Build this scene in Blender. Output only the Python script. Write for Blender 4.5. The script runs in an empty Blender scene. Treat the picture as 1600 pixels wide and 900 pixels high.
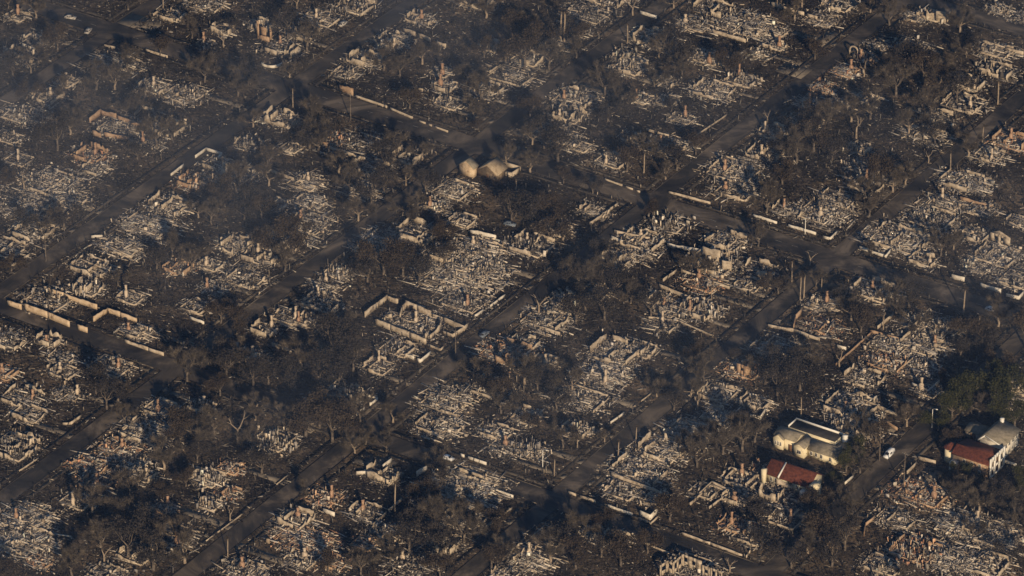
import bpy, bmesh, math, random
import numpy as np

S = bpy.context.scene
RAD = math.radians
random.seed(7)
RNG = np.random.default_rng(11)

# ------------------------------------------------------------------ camera
F = 8000.0                      # focal length in pixels of the 1600 px wide photograph
TH = RAD(30.8)                  # depression
D = 1860.0                      # metres to the middle of the picture
H = D * math.sin(TH)
CY = -D * math.cos(TH)
cam_d = bpy.data.cameras.new("camera")
cam = bpy.data.objects.new("camera", cam_d)
S.collection.objects.link(cam)
cam_d.sensor_width = 36.0
cam_d.lens = 36.0 * F / 1600.0
cam_d.clip_start = 10
cam_d.clip_end = 12000
cam.location = (0, CY, H)
cam.rotation_euler = (math.pi / 2 - TH, 0, 0)
S.camera = cam

# ------------------------------------------------------------------ world, sun, exposure
SUN_EL, SUN_ROT = RAD(19), RAD(168)
W = bpy.data.worlds.new("World")
S.world = W
W.use_nodes = True
nt = W.node_tree
sky = nt.nodes.new("ShaderNodeTexSky")
sky.sky_type = 'NISHITA'
sky.sun_disc = False
sky.sun_elevation = SUN_EL
sky.sun_rotation = SUN_ROT
sky.altitude = 50
sky.dust_density = 0.3
sky.ozone_density = 3.0
bg = nt.nodes["Background"]
nt.links.new(sky.outputs[0], bg.inputs[0])
bg.inputs[1].default_value = 0.062
sl = bpy.data.lights.new("sun", 'SUN')
sl.energy = 4.6
sl.angle = RAD(0.55)
sl.color = (1.0, 0.785, 0.53)
sun = bpy.data.objects.new("sun", sl)
S.collection.objects.link(sun)
from mathutils import Vector
sd = Vector((math.sin(SUN_ROT) * math.cos(SUN_EL), math.cos(SUN_ROT) * math.cos(SUN_EL), math.sin(SUN_EL)))
sun.rotation_euler = sd.to_track_quat('Z', 'Y').to_euler()
sun.location = sd * 300
sl.energy = 4.8
S.view_settings.view_transform = 'Standard'
S.view_settings.look = 'None'
S.view_settings.gamma = 1
S.view_settings.exposure = 0.1
S.cycles.max_bounces = 4
S.cycles.diffuse_bounces = 2
S.cycles.volume_bounces = 0
S.cycles.filter_width = 1.55

# ------------------------------------------------------------------ coordinates
AL = RAD(32.8)
SA, CA = math.sin(AL), math.cos(AL)
ROT = -AL                       # local x runs along the cross streets, local y up along the diagonal streets


def g(x, y, z=0.0):
    a = (x - 800) / F
    b = (450 - y) / F
    dy = math.cos(TH) + b * math.sin(TH)
    dz = -math.sin(TH) + b * math.cos(TH)
    t = (z - H) / dz
    return a * t, CY + dy * t


def to_uv(X, Y):
    return X * SA + Y * CA, X * CA - Y * SA


def to_xy(u, v):
    return u * SA + v * CA, u * CA - v * SA


def puv(x, y):
    return to_uv(*g(x, y))


def pix(X, Y, Z=0.0):
    rx, ry, rz = X, Y - CY, Z - H
    f = ry * math.cos(TH) - rz * math.sin(TH)
    up = ry * math.sin(TH) + rz * math.cos(TH)
    return 800 + F * rx / f, 450 - F * up / f


# ------------------------------------------------------------------ materials
def nodes_of(m):
    m.use_nodes = True
    return m.node_tree.nodes, m.node_tree.links


def mix_rgb(n, l, fac, a, b, mode='MIX'):
    x = n.new("ShaderNodeMix")
    x.data_type = 'RGBA'
    x.blend_type = mode
    for s, val in ((0, fac), (6, a), (7, b)):
        if hasattr(val, 'node'):
            l.new(val, x.inputs[s])
        else:
            x.inputs[s].default_value = val
    return x.outputs[2]


def noise(n, l, scale, detail=4, rough=.6, coord='Object', dist=0.0):
    tc = n.new("ShaderNodeTexCoord")
    t = n.new("ShaderNodeTexNoise")
    t.inputs['Scale'].default_value = scale
    t.inputs['Detail'].default_value = detail
    t.inputs['Roughness'].default_value = rough
    t.inputs['Distortion'].default_value = dist
    l.new(tc.outputs[coord], t.inputs['Vector'])
    return t.outputs['Fac']


def ramp(n, l, src, stops):
    r = n.new("ShaderNodeValToRGB")
    while len(r.color_ramp.elements) < len(stops):
        r.color_ramp.elements.new(.5)
    for e, (p, c) in zip(r.color_ramp.elements, stops):
        e.position = p
        e.color = (*c, 1) if len(c) == 3 else c
    l.new(src, r.inputs[0])
    return r.outputs[0]


def mat(name, stops, scale, detail=5, rough=.9, bump=0.0, bscale=None, dist=0.0):
    m = bpy.data.materials.new(name)
    n, l = nodes_of(m)
    p = n["Principled BSDF"]
    p.inputs['Roughness'].default_value = rough
    p.inputs['Specular IOR Level'].default_value = .2
    f = noise(n, l, scale, detail, .65, dist=dist)
    l.new(ramp(n, l, f, stops), p.inputs['Base Color'])
    if bump:
        b = n.new("ShaderNodeBump")
        b.inputs['Strength'].default_value = bump
        b.inputs['Distance'].default_value = .3
        l.new(noise(n, l, bscale or scale * 3, 4), b.inputs['Height'])
        l.new(b.outputs[0], p.inputs['Normal'])
    return m


def mat_col(name, rough=.9, scale=1.2, lo=.72, hi=1.2):
    m = bpy.data.materials.new(name)
    n, l = nodes_of(m)
    p = n["Principled BSDF"]
    p.inputs['Roughness'].default_value = rough
    p.inputs['Specular IOR Level'].default_value = .2
    a = n.new("ShaderNodeAttribute")
    a.attribute_name = "Col"
    f = noise(n, l, scale, 4)
    v = ramp(n, l, f, [(.3, (lo, lo, lo)), (.7, (hi, hi, hi))])
    l.new(mix_rgb(n, l, 1.0, a.outputs['Color'], v, 'MULTIPLY'), p.inputs['Base Color'])
    return m


M = {}
M['rubble'] = mat_col("rubble")
M['wall'] = mat("stucco_stained", [(.30, (.07, .058, .048)), (.45, (.34, .275, .20)), (.58, (.48, .40, .30)), (.72, (.58, .49, .38))], .42, bump=.25)
M['white_wall'] = mat("stucco_white", [(.28, (.14, .12, .10)), (.42, (.52, .46, .37)), (.56, (.66, .60, .50)), (.72, (.74, .68, .58))], .42, bump=.2)
M['clay_wall'] = mat("stucco_clay", [(.30, (.08, .055, .04)), (.46, (.34, .225, .14)), (.7, (.48, .345, .23))], .42, bump=.25)
M['brick'] = mat("brick_sooty", [(.3, (.14, .09, .07)), (.5, (.36, .22, .14)), (.7, (.48, .36, .26))], 1.6, bump=.4)
M['pale_brick'] = mat("brick_pale", [(.3, (.24, .19, .15)), (.5, (.52, .42, .31)), (.7, (.62, .53, .42))], 1.6, bump=.4)
M['asphalt'] = mat("asphalt", [(.35, (.018, .0175, .018)), (.46, (.040, .036, .032)), (.54, (.085, .070, .055)), (.64, (.19, .152, .112))], .045, 12, .85, .2, 2.0, 1.0)
M['pavement'] = mat("pavement_dirty", [(.38, (.022, .02, .019)), (.52, (.05, .043, .036)), (.64, (.12, .10, .077)), (.76, (.19, .158, .12))], .035, 10, .9, .2, 3.0, .6)
M['drive'] = mat("driveway_concrete", [(.3, (.07, .06, .05)), (.5, (.16, .135, .105)), (.72, (.25, .21, .16))], .3, 6, .9, .2, 3.0)
M['bark'] = mat("bark_charred", [(.35, (.045, .038, .034)), (.5, (.12, .098, .078)), (.7, (.25, .205, .155))], .9, 4, .95, .3)
M['pale_bark'] = mat("bark_pale", [(.3, (.10, .08, .06)), (.5, (.28, .22, .16)), (.7, (.40, .33, .25))], .7, 4, .95, .3)
M['twig'] = mat("twig_grey", [(.35, (.035, .031, .028)), (.52, (.085, .072, .059)), (.72, (.20, .163, .123))], .5)
M['brown_leaf'] = mat("leaf_scorched", [(.3, (.020, .0165, .014)), (.5, (.046, .036, .028)), (.72, (.10, .077, .054))], .45)
M['grey_leaf'] = mat("leaf_ashen", [(.3, (.018, .017, .017)), (.5, (.036, .032, .030)), (.75, (.08, .068, .056))], .45)
M['green_leaf'] = mat("leaf_dull_green", [(.3, (.018, .02, .009)), (.5, (.04, .042, .017)), (.75, (.078, .07, .03))], .45)
M['red_tile'] = mat("roof_red_tile", [(.3, (.05, .021, .016)), (.5, (.125, .04, .025)), (.7, (.19, .068, .042))], 1.1, bump=.5, bscale=3)
M['grey_roof'] = mat("roof_grey", [(.3, (.13, .115, .085)), (.5, (.23, .20, .15)), (.7, (.31, .265, .205))], .7, bump=.3, bscale=4)
M['tan_roof'] = mat("roof_tan", [(.3, (.20, .15, .10)), (.5, (.36, .28, .185)), (.7, (.46, .37, .255))], .7)
M['tan_shell'] = mat('stucco_warm', [(.30, (.16, .11, .07)), (.44, (.48, .36, .235)), (.7, (.62, .49, .34))], .42, bump=.25)
M['tan_wall'] = mat('stucco_tan', [(.3, (.06, .045, .032)), (.5, (.16, .12, .08)), (.7, (.25, .19, .13))], .5, bump=.3)
M['dark_roof'] = mat("roof_dark", [(.3, (.02, .02, .022)), (.6, (.045, .042, .04))], .5)
M['cream_wall'] = mat("stucco_cream", [(.25, (.45, .37, .23)), (.42, (.66, .57, .38)), (.7, (.74, .66, .47))], .45, bump=.1)
M['glass'] = mat("window_glass", [(.4, (.012, .013, .016)), (.6, (.03, .03, .035))], .8, rough=.25)
M['trim'] = mat("trim_white", [(.3, (.62, .58, .5)), (.6, (.78, .75, .68))], .8)
M['door'] = mat("door_brown", [(.3, (.10, .05, .025)), (.6, (.2, .11, .055))], 1.0)
M['paint'] = mat("car_paint_white", [(.3, (.66, .65, .62)), (.6, (.78, .77, .75))], .6, rough=.35)
M['ash_paint'] = mat("car_paint_burnt", [(.35, (.10, .09, .085)), (.5, (.38, .35, .31)), (.7, (.6, .56, .5))], 1.3, rough=.8)
M['rubber'] = mat("tyre_rubber", [(.3, (.015, .015, .015)), (.6, (.03, .03, .03))], 3)
M['metal'] = mat("metal_grey", [(.3, (.28, .28, .28)), (.6, (.45, .44, .42))], 2, rough=.5)
M['blue_paint'] = mat("car_paint_blue_grey", [(.3, (.09, .11, .14)), (.6, (.17, .2, .24))], .8, rough=.45)

# painted lines on the wide road
M['paint_line'] = mat("road_paint", [(.35, (.07, .065, .06)), (.55, (.30, .28, .25))], .8)

# ground: charred soil, brown burnt lawn and grey ash
gm = bpy.data.materials.new("charred_ground")
n, l = nodes_of(gm)
p = n["Principled BSDF"]
p.inputs['Roughness'].default_value = 1
p.inputs['Specular IOR Level'].default_value = .1
big = noise(n, l, .035, 6, .6, dist=1.2)
mid = noise(n, l, .16, 7, .7, dist=.8)
fine = noise(n, l, 1.1, 6, .75)
c1 = ramp(n, l, mid, [(.34, (.014, .0135, .014)), (.46, (.044, .039, .033)), (.56, (.12, .097, .073)), (.68, (.26, .21, .157))])
c2 = ramp(n, l, big, [(.36, (.018, .0175, .018)), (.49, (.052, .045, .038)), (.62, (.14, .11, .08))])
c = mix_rgb(n, l, .45, c1, c2)
tcg = n.new("ShaderNodeTexCoord")
mpg = n.new("ShaderNodeMapping")
mpg.inputs['Rotation'].default_value = (0, 0, AL)
mpg.inputs['Scale'].default_value = (.055, .085, 1)
l.new(tcg.outputs['Object'], mpg.inputs[0])
wb = n.new("ShaderNodeMixRGB")
wb.inputs[0].default_value = .16
l.new(mpg.outputs[0], wb.inputs[1])
nzc = n.new("ShaderNodeTexNoise")
nzc.inputs['Scale'].default_value = .25
nzc.inputs['Detail'].default_value = 5
l.new(tcg.outputs['Object'], nzc.inputs['Vector'])
l.new(nzc.outputs['Color'], wb.inputs[2])
vor = n.new("ShaderNodeTexVoronoi")
vor.inputs['Scale'].default_value = 1.0
l.new(wb.outputs[0], vor.inputs['Vector'])
plot = ramp(n, l, vor.outputs['Color'], [(.1, (.5, .5, .52)), (.45, (.95, .92, .9)), (.75, (1.3, 1.22, 1.1)), (.95, (2.0, 1.75, 1.45))])
c = mix_rgb(n, l, 1.0, c, plot, 'MULTIPLY')
fv = ramp(n, l, fine, [(.32, (.45, .45, .46)), (.52, (1, 1, 1)), (.70, (1.9, 1.8, 1.65))])
l.new(mix_rgb(n, l, 1.0, c, fv, 'MULTIPLY'), p.inputs['Base Color'])
bp = n.new("ShaderNodeBump")
bp.inputs['Strength'].default_value = .9
bp.inputs['Distance'].default_value = .8
l.new(noise(n, l, .8, 6, .7), bp.inputs['Height'])
l.new(bp.outputs[0], p.inputs['Normal'])
M['ground'] = gm


# ------------------------------------------------------------------ mesh helpers
def link(o):
    S.collection.objects.link(o)
    return o


def np_mesh(name, V, Q, material, cols=None, T=None, smooth=False):
    """V (n,3); Q (m,4) quads; T (k,3) triangles; cols (n,3)."""
    me = bpy.data.meshes.new(name)
    V = np.asarray(V, dtype=np.float32)
    Q = np.zeros((0, 4), int) if Q is None else np.asarray(Q, int).reshape(-1, 4)
    T = np.zeros((0, 3), int) if T is None else np.asarray(T, int).reshape(-1, 3)
    me.vertices.add(len(V))
    me.vertices.foreach_set("co", V.ravel())
    nl = Q.size + T.size
    me.loops.add(nl)
    me.loops.foreach_set("vertex_index", np.concatenate([Q.ravel(), T.ravel()]).astype(np.int32))
    me.polygons.add(len(Q) + len(T))
    st = np.concatenate([np.arange(len(Q)) * 4, len(Q) * 4 + np.arange(len(T)) * 3]).astype(np.int32)
    me.polygons.foreach_set("loop_start", st)
    if smooth:
        me.polygons.foreach_set("use_smooth", np.ones(len(st), bool))
    if cols is not None:
        at = me.color_attributes.new("Col", 'FLOAT_COLOR', 'POINT')
        c = np.ones((len(V), 4), np.float32)
        c[:, :3] = cols
        at.data.foreach_set("color", c.ravel())
    me.update(calc_edges=True)
    me.validate()
    me.materials.append(material)
    return me


def ob(name, me, parent=None, loc=(0, 0, 0), rz=0.0):
    o = bpy.data.objects.new(name, me)
    o.location = loc
    o.rotation_euler = (0, 0, rz)
    if parent is not None:
        o.parent = parent
    return link(o)


def thing(name, label, cat, loc, rz=0.0, group=None, me=None):
    o = ob(name, me, None, loc, rz)
    if me is None:
        o.empty_display_size = .5
    o["label"] = label
    o["category"] = cat
    if group:
        o["group"] = group
    return o


def struct(name, me, loc=(0, 0, 0), rz=0.0, kind='structure'):
    o = ob(name, me, None, loc, rz)
    o["kind"] = kind
    return o


BOXV = np.array([(-1, -1, -1), (1, -1, -1), (1, 1, -1), (-1, 1, -1), (-1, -1, 1), (1, -1, 1), (1, 1, 1), (-1, 1, 1)], float) * .5
BOXQ = np.array([(0, 3, 2, 1), (4, 5, 6, 7), (0, 1, 5, 4), (1, 2, 6, 5), (2, 3, 7, 6), (3, 0, 4, 7)])


class MB:
    def __init__(self):
        self.v, self.q, self.t, self.n = [], [], [], 0

    def add(self, V, Q=None, T=None):
        V = np.asarray(V, float)
        if Q is not None and len(Q):
            self.q.append(np.asarray(Q, int) + self.n)
        if T is not None and len(T):
            self.t.append(np.asarray(T, int) + self.n)
        self.v.append(V)
        self.n += len(V)
        return self

    def box(self, x0, x1, y0, y1, z0, z1):
        c = np.array([(x0 + x1) / 2, (y0 + y1) / 2, (z0 + z1) / 2])
        return self.add(BOXV * np.array([x1 - x0, y1 - y0, z1 - z0]) + c, BOXQ)

    def tube(self, pts, rad, k=6, cap=True):
        pts = [Vector(p) for p in pts]
        V, Q, T = [], [], []
        for i, p in enumerate(pts):
            d = (pts[min(i + 1, len(pts) - 1)] - pts[max(i - 1, 0)]).normalized()
            a = d.orthogonal().normalized()
            b = d.cross(a)
            for j in range(k):
                t = 2 * math.pi * j / k
                V.append(p + (a * math.cos(t) + b * math.sin(t)) * rad[i])
        for i in range(len(pts) - 1):
            for j in range(k):
                j2 = (j + 1) % k
                Q.append((i * k + j, i * k + j2, (i + 1) * k + j2, (i + 1) * k + j))
        if cap:
            b0 = (len(pts) - 1) * k
            V.append(pts[-1])
            for j in range(k):
                T.append((b0 + j, b0 + (j + 1) % k, len(V) - 1))
        return self.add([tuple(v) for v in V], Q, T)

    def prism(self, poly, z0, z1):
        """vertical prism over a ground polygon (convex fan)"""
        k = len(poly)
        V = [(x, y, z0) for x, y in poly] + [(x, y, z1) for x, y in poly]
        Q = [(i, (i + 1) % k, k + (i + 1) % k, k + i) for i in range(k)]
        T = [(k, k + i, k + i + 1) for i in range(1, k - 1)] + [(0, i + 1, i) for i in range(1, k - 1)]
        return self.add(V, Q, T)

    def mesh(self, name, material, smooth=False):
        me = np_mesh(name, np.concatenate(self.v), np.concatenate(self.q) if self.q else None, material,
                     None, np.concatenate(self.t) if self.t else None, smooth)
        if name not in ("windscreen", "rear_window", "side_window", "road_marking", "arch_light"):
            bm = bmesh.new()
            bm.from_mesh(me)
            bmesh.ops.recalc_face_normals(bm, faces=bm.faces)
            bm.to_mesh(me)
            bm.free()
        return me


def boxes(c, dims, yaw, tx, ty):
    """n boxes at centres c with sizes dims, tilted by tx, ty then turned by yaw"""
    k = len(c)
    P = BOXV[None] * dims[:, None, :]
    cx, sx, cy, sy, cz, sz = np.cos(tx), np.sin(tx), np.cos(ty), np.sin(ty), np.cos(yaw), np.sin(yaw)
    x, y, z = P[..., 0], P[..., 1], P[..., 2]
    y, z = y * cx[:, None] - z * sx[:, None], y * sx[:, None] + z * cx[:, None]
    x, z = x * cy[:, None] + z * sy[:, None], -x * sy[:, None] + z * cy[:, None]
    x, y = x * cz[:, None] - y * sz[:, None], x * sz[:, None] + y * cz[:, None]
    P = np.stack([x, y, z], -1) + c[:, None, :]
    Q = BOXQ[None] + (np.arange(k) * 8)[:, None, None]
    return P.reshape(-1, 3), Q.reshape(-1, 4)


# ------------------------------------------------------------------ setting: ground, roads, pavements
ext = 3200
gx = np.array([-ext, -500, 500, ext], float)
struct("ground", np_mesh("ground", [(x, y, 0) for y in gx for x in gx],
                         [(j * 4 + i, j * 4 + i + 1, j * 4 + i + 5, j * 4 + i + 4) for j in range(3) for i in range(3)], M['ground']))

AR = [-241, -154.5, -69.5, 10, 88, 172, 257]     # diagonal streets (v)
BR = [(81.7, 5.2), (-110.8, 4.2), (278, 4.6), (-305, 4.6)]   # cross streets (u, half width)
AH = 3.6
UL, UH = -420, 480


def strip(name, pts, material, z):
    """flat sheet from uv corner points"""
    V = [(*to_xy(u, v), z) for u, v in pts]
    return struct(name, np_mesh(name, V, [(0, 1, 2, 3)], material))


for v in AR:
    strip("road", [(UL, v - AH), (UL, v + AH), (UH, v + AH), (UH, v - AH)], M['asphalt'], .004)
for u, hw in BR:
    strip("road", [(u - hw, -420), (u - hw, 420), (u + hw, 420), (u + hw, -420)], M['asphalt'], .008)

# pavements: raised kerb, verge and walk on both sides of every street, cut at crossings
us = sorted([(u - hw, u + hw) for u, hw in BR])
vs = [(v - AH, v + AH) for v in AR]
pv = MB()
cuts = [UL] + [e for s in us for e in s] + [UH]
for v in AR:
    for sgn in (-1, 1):
        for i in range(0, len(cuts), 2):
            a, b = cuts[i], cuts[i + 1]
            if b - a < 3:
                continue
            for o0, o1, hh in ((AH, AH + .3, .14), (AH + 2.4, AH + 3.9, .11)):
                v0, v1 = sorted((v + sgn * o0, v + sgn * o1))
                pv.box(v0, v1, a + 1, b - 1, -.3, hh)
vc = [-420] + [e for s in vs for e in s] + [420]
for u, hw in BR:
    for sgn in (-1, 1):
        for i in range(0, len(vc), 2):
            a, b = vc[i] + 3.8, vc[i + 1] - 3.8
            for o0, o1, hh in ((hw, hw + .3, .13), (hw + 1.6, hw + 3.2, .10)):
                u0, u1 = sorted((u + sgn * o0, u + sgn * o1))
                pv.box(a, b, u0, u1, -.3, hh)
struct("pavement", pv.mesh("pavement", M['pavement']), rz=ROT)

# worn centre line on the wide cross street
pl = MB()
for k in range(-60, 60):
    x = k * 7.0
    if all(abs(x - v) > 9 for v in AR):
        pl.add([(x, 81.6, .012), (x + 2.6, 81.6, .012), (x + 2.6, 81.8, .012), (x, 81.8, .012)], [(0, 1, 2, 3)])
struct("road_marking", pl.mesh("road_marking", M['paint_line']), rz=ROT)

# ------------------------------------------------------------------ what the photograph shows: burnt houses
# x, y, width in photo pixels, paleness, features (c chimney, w standing walls, p upright posts, s long beams, r reddish, d dark)
RUINS = [
 (27,26,22,.5,'c'),(265,22,42,.5,''),(348,48,26,.5,'w'),(323,70,18,.45,'c'),(60,148,38,.7,'w'),(35,180,50,.75,''),
 (95,126,30,.55,'c'),(240,136,42,.8,''),(288,148,50,.8,''),(140,243,44,.8,'wr'),(150,264,36,.75,''),(80,288,84,.85,''),
 (12,215,40,.4,''),(30,250,40,.35,''),(296,282,42,.95,'pwr'),(390,224,34,.6,'p'),(408,42,26,.8,'pw'),(603,62,48,.95,'w'),
 (650,28,36,.6,'w'),(565,92,42,.85,'sw'),(538,114,36,.6,''),(768,74,24,.95,'pw'),(690,113,26,.55,''),(696,136,34,.9,'w'),
 (702,162,36,.6,''),(641,146,20,.5,''),(440,188,46,.92,'w'),(455,232,30,.5,''),(520,220,38,.8,'pr'),(478,286,48,.7,'s'),
 (703,296,54,.92,''),(560,228,70,.35,''),(1003,56,54,.85,'sw'),(962,84,36,.8,'p'),(985,106,44,.75,'w'),(893,154,58,.85,'c'),
 (906,230,36,.7,'s'),(1001,155,24,.8,'c'),(1038,128,34,.5,'w'),(1106,92,40,.9,'s'),(1114,142,52,.95,'w'),(1165,40,66,.8,'s'),
 (1183,86,34,.85,''),(1066,186,20,.7,'c'),(1043,158,30,.55,''),(990,216,30,.45,'p'),(1193,204,40,.9,'w'),(1146,268,60,.9,'c'),
 (956,252,42,.45,''),(1214,50,34,.75,''),(1210,72,30,.7,''),(1332,84,32,.95,'pr'),(1320,112,36,.85,'sr'),(1288,138,30,.7,'r'),
 (1357,66,28,.55,''),(1462,20,34,.85,'pw'),(1425,26,38,.6,''),(1254,160,34,.7,'s'),(1310,164,24,.5,''),(1352,156,22,.7,''),
 (1341,234,28,.85,'pw'),(1352,262,46,.65,''),(1546,28,36,.7,'p'),(1580,40,36,.7,''),(1556,80,50,.7,'s'),(1580,222,50,.92,'rw'),
 (1540,242,40,.8,'s'),(1506,284,62,.95,'w'),(40,318,80,.65,''),(105,312,50,.65,''),(262,322,46,.85,'ws'),(232,352,62,.95,'s'),
 (190,386,50,.75,'s'),(143,418,54,.65,'w'),(138,452,34,.9,'pw'),(85,466,50,.6,'p'),(366,384,46,.85,'w'),(330,415,34,.8,''),
 (338,450,42,.7,'c'),(278,420,22,.75,'r'),(204,466,34,.55,''),(306,480,34,.5,''),(214,520,38,.85,'s'),(12,532,44,.5,''),
 (76,534,26,.6,'w'),(96,560,36,.55,''),(6,584,30,.8,'r'),(100,582,36,.5,''),(392,556,36,.7,'p'),(482,318,42,.85,'s'),
 (430,322,34,.55,''),(520,424,34,.95,'p'),(508,446,38,.7,''),(560,386,38,.8,'p'),(606,378,54,.85,'s'),(682,322,34,.8,'c'),
 (722,346,36,.65,''),(690,398,40,.9,''),(746,392,58,.95,'s'),(722,432,84,1.0,'s'),(760,418,44,.85,'s'),(655,508,60,.7,''),
 (622,545,44,.5,''),(592,574,38,.6,'w'),(450,496,36,.5,''),(482,502,34,.55,''),(414,516,34,.55,''),(790,552,62,.92,'rw'),
 (994,374,52,.85,'w'),(960,404,40,.85,'w'),(1000,398,34,.7,''),(1046,348,50,.6,'p'),(1136,378,50,.7,'w'),(1116,412,56,.92,'pw'),
 (1098,444,48,.8,'r'),(1028,466,30,.8,''),(1092,484,46,.95,'pw'),(1040,486,34,.7,'s'),(1034,508,40,.5,''),(880,468,24,.85,'p'),
 (850,498,58,.8,'s'),(818,538,40,.85,''),(852,566,26,.6,'c'),(960,552,58,.85,'w'),(944,586,56,1.0,'s'),(1002,548,38,.65,''),
 (1158,576,46,.92,'cr'),(1192,546,30,.65,'w'),(1170,446,36,.6,''),(1288,334,58,.9,''),(1232,330,44,.65,''),(1402,374,70,1.0,'w'),
 (1456,342,58,.8,''),(1476,318,46,.8,'c'),(1534,328,38,.6,''),(1524,368,40,.75,'w'),(1558,400,58,.92,''),(1530,416,42,.8,''),
 (1442,408,34,.7,''),(1590,346,30,.6,''),(1280,476,40,.9,''),(1364,456,56,.9,'w'),(1290,512,46,.6,'r'),(1450,508,56,.8,''),
 (1482,512,36,.85,'p'),(1390,538,50,.85,''),(1440,540,56,.9,'s'),(1386,566,46,.92,'r'),(1442,576,44,.75,''),(1350,592,44,.7,''),
 (1222,542,46,.5,''),(1594,604,40,.95,'w'),(36,622,50,.6,''),(106,616,34,.7,''),(46,648,40,.55,''),(250,640,38,.92,'c'),
 (230,676,56,.75,'s'),(184,702,42,.92,'rc'),(204,722,44,.7,''),(140,730,44,.8,'r'),(150,756,34,.65,'r'),(222,742,36,.65,''),
 (325,748,38,.9,'p'),(328,788,34,.75,'p'),(360,732,28,.8,'r'),(356,770,26,.75,'r'),(256,794,28,.7,'r'),(44,812,60,.92,'s'),
 (40,846,60,.85,'s'),(60,880,26,.75,'r'),(315,636,24,.65,'p'),(384,894,46,.75,''),(428,690,48,.85,'p'),(500,632,20,.7,'p'),
 (694,626,58,.85,'s'),(690,664,54,.75,'w'),(720,768,84,1.0,'s'),(506,778,44,.65,'cr'),(460,812,42,.92,'w'),(476,844,62,.92,'rs'),
 (570,800,36,.6,''),(604,832,38,.55,''),(570,850,28,.7,'r'),(522,880,34,.6,'r'),(470,876,44,.7,''),(770,890,34,.85,''),
 (776,676,38,.7,'w'),(786,702,36,.55,''),(910,622,66,.65,''),(822,652,36,.85,'w'),(830,704,38,.9,'p'),(900,672,36,.75,'p'),
 (1034,704,54,.95,'w'),(1000,736,62,.9,'w'),(1080,674,52,.95,'s'),(1122,652,44,1.0,''),(1122,616,44,.9,'w'),(1180,630,40,.85,'w'),
 (972,768,40,.7,''),(1030,782,36,.75,'w'),(1160,752,40,.8,'w'),(1195,738,22,.85,'pr'),(1152,778,34,.7,''),(1148,822,40,.7,'cr'),
 (932,836,20,.9,'p'),(966,838,24,.75,''),(820,872,52,.92,'s'),(842,832,40,.45,''),(1330,636,62,.92,'w'),(1336,668,64,.92,'p'),
 (1442,772,56,.92,'cr'),(1400,812,46,.7,''),(1502,820,60,.92,'s'),(1560,838,58,.92,'s'),(1430,862,52,.85,'rp'),(1484,874,58,.9,'s'),
 (1545,884,50,.85,''),(1226,796,40,.6,''),(1212,772,36,.65,'w'),(1380,884,44,.75,''),(1085,888,60,.6,''),(620,500,30,.45,''),
 (1450,612,30,.55,''),(600,742,40,.6,'w'),(1240,818,40,.45,''),(1100,768,36,.55,''),(930,330,40,.55,''),(320,250,40,.5,''),
 (190,200,56,.7,''),(60,480,60,.35,''),(1175,838,40,.45,''),
]
# lots with nothing bright: low dark heaps so every lot carries its burnt house
RU = []
for (x, y, w, b, f) in RUINS:
    u, v = puv(x, y)
    RU.append([u, v, w, b, f])


def near_road(u, v, m=9.0):
    return min(abs(v - a) for a in AR) < m or min(abs(u - b) - h for b, h in BR) < m - 4


KEEP = [(*puv(1262, 712), 16), (*puv(1245, 742), 14), (*puv(1525, 715), 17), (*puv(1550, 690), 13), (*puv(760, 262), 14)]
rr = random.Random(5)
for a in AR:
    for sgn in (-1, 1):
        u = -290.0
        while u < 330:
            u += 15.2
            v = a + sgn * (19 + rr.uniform(-3, 4))
            X, Y = to_xy(u, v)
            px, py = pix(X, Y)
            if not (-15 < px < 1615 and -8 < py < 915):
                continue
            if near_road(u, v, 9):
                continue
            if any((u - k[0]) ** 2 + (v - k[1]) ** 2 < k[2] ** 2 for k in KEEP):
                continue
            if any(abs(u - q[0]) < 10.5 and abs(v - q[1]) < 13 for q in RU):
                continue
            if len(RU) < 299:
                RU.append([u, v, rr.uniform(40, 60), rr.uniform(.34, .62), rr.choice(['', 's', 'c', 'w', 'wp', 'w'])])
# nudge ruins off the carriageway
for q in RU:
    a = min(AR, key=lambda k: abs(q[1] - k))
    hv = q[2] / 6.6 * 1.2 / 2
    dv = q[1] - a
    if abs(dv) < AH + 4.6 + hv * .85:
        q[1] = a + math.copysign(AH + 4.6 + hv * .85, dv if dv else 1)
    for b, hw in BR:
        hu = q[2] / 6.6 / 2
        du = q[0] - b
        if abs(du) < hw + 3 + hu * .8:
            q[0] = b + math.copysign(hw + 3 + hu * .8, du if du else 1)

ORD = ['first', 'second', 'third', 'fourth', 'fifth', 'sixth', 'seventh', 'eighth', 'ninth', 'tenth', 'eleventh', 'twelfth',
       'thirteenth', 'fourteenth', 'fifteenth', 'sixteenth', 'seventeenth', 'eighteenth', 'nineteenth', 'twentieth',
       'twenty-first', 'twenty-second', 'twenty-third', 'twenty-fourth', 'twenty-fifth', 'twenty-sixth', 'twenty-seventh',
       'twenty-eighth', 'twenty-ninth', 'thirtieth', 'thirty-first', 'thirty-second', 'thirty-third', 'thirty-fourth']
STREET = {-241: 'corner', -154.5: 'first', -69.5: 'second', 10: 'third', 88: 'fourth', 172: 'fifth', 257: 'sixth'}
rows = {}
for i, q in enumerate(RU):
    a = min(AR, key=lambda k: abs(q[1] - k))
    side = 'left' if q[1] < a else 'right'
    sec = 2 if q[0] > 81.7 else (1 if q[0] > -110.5 else 0)
    rows.setdefault((a, side, sec), []).append(i)
PLACE = {}
for (a, side, sec), ids in rows.items():
    ids.sort(key=lambda i: RU[i][0], reverse=(sec != 2))
    for k, i in enumerate(ids):
        ref = {2: 'above wide road', 1: 'below wide road', 0: 'below lower road'}[sec]
        PLACE[i] = "%s ruin %s, %s of %s street" % (ORD[k], ref, side, STREET[a])

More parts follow.
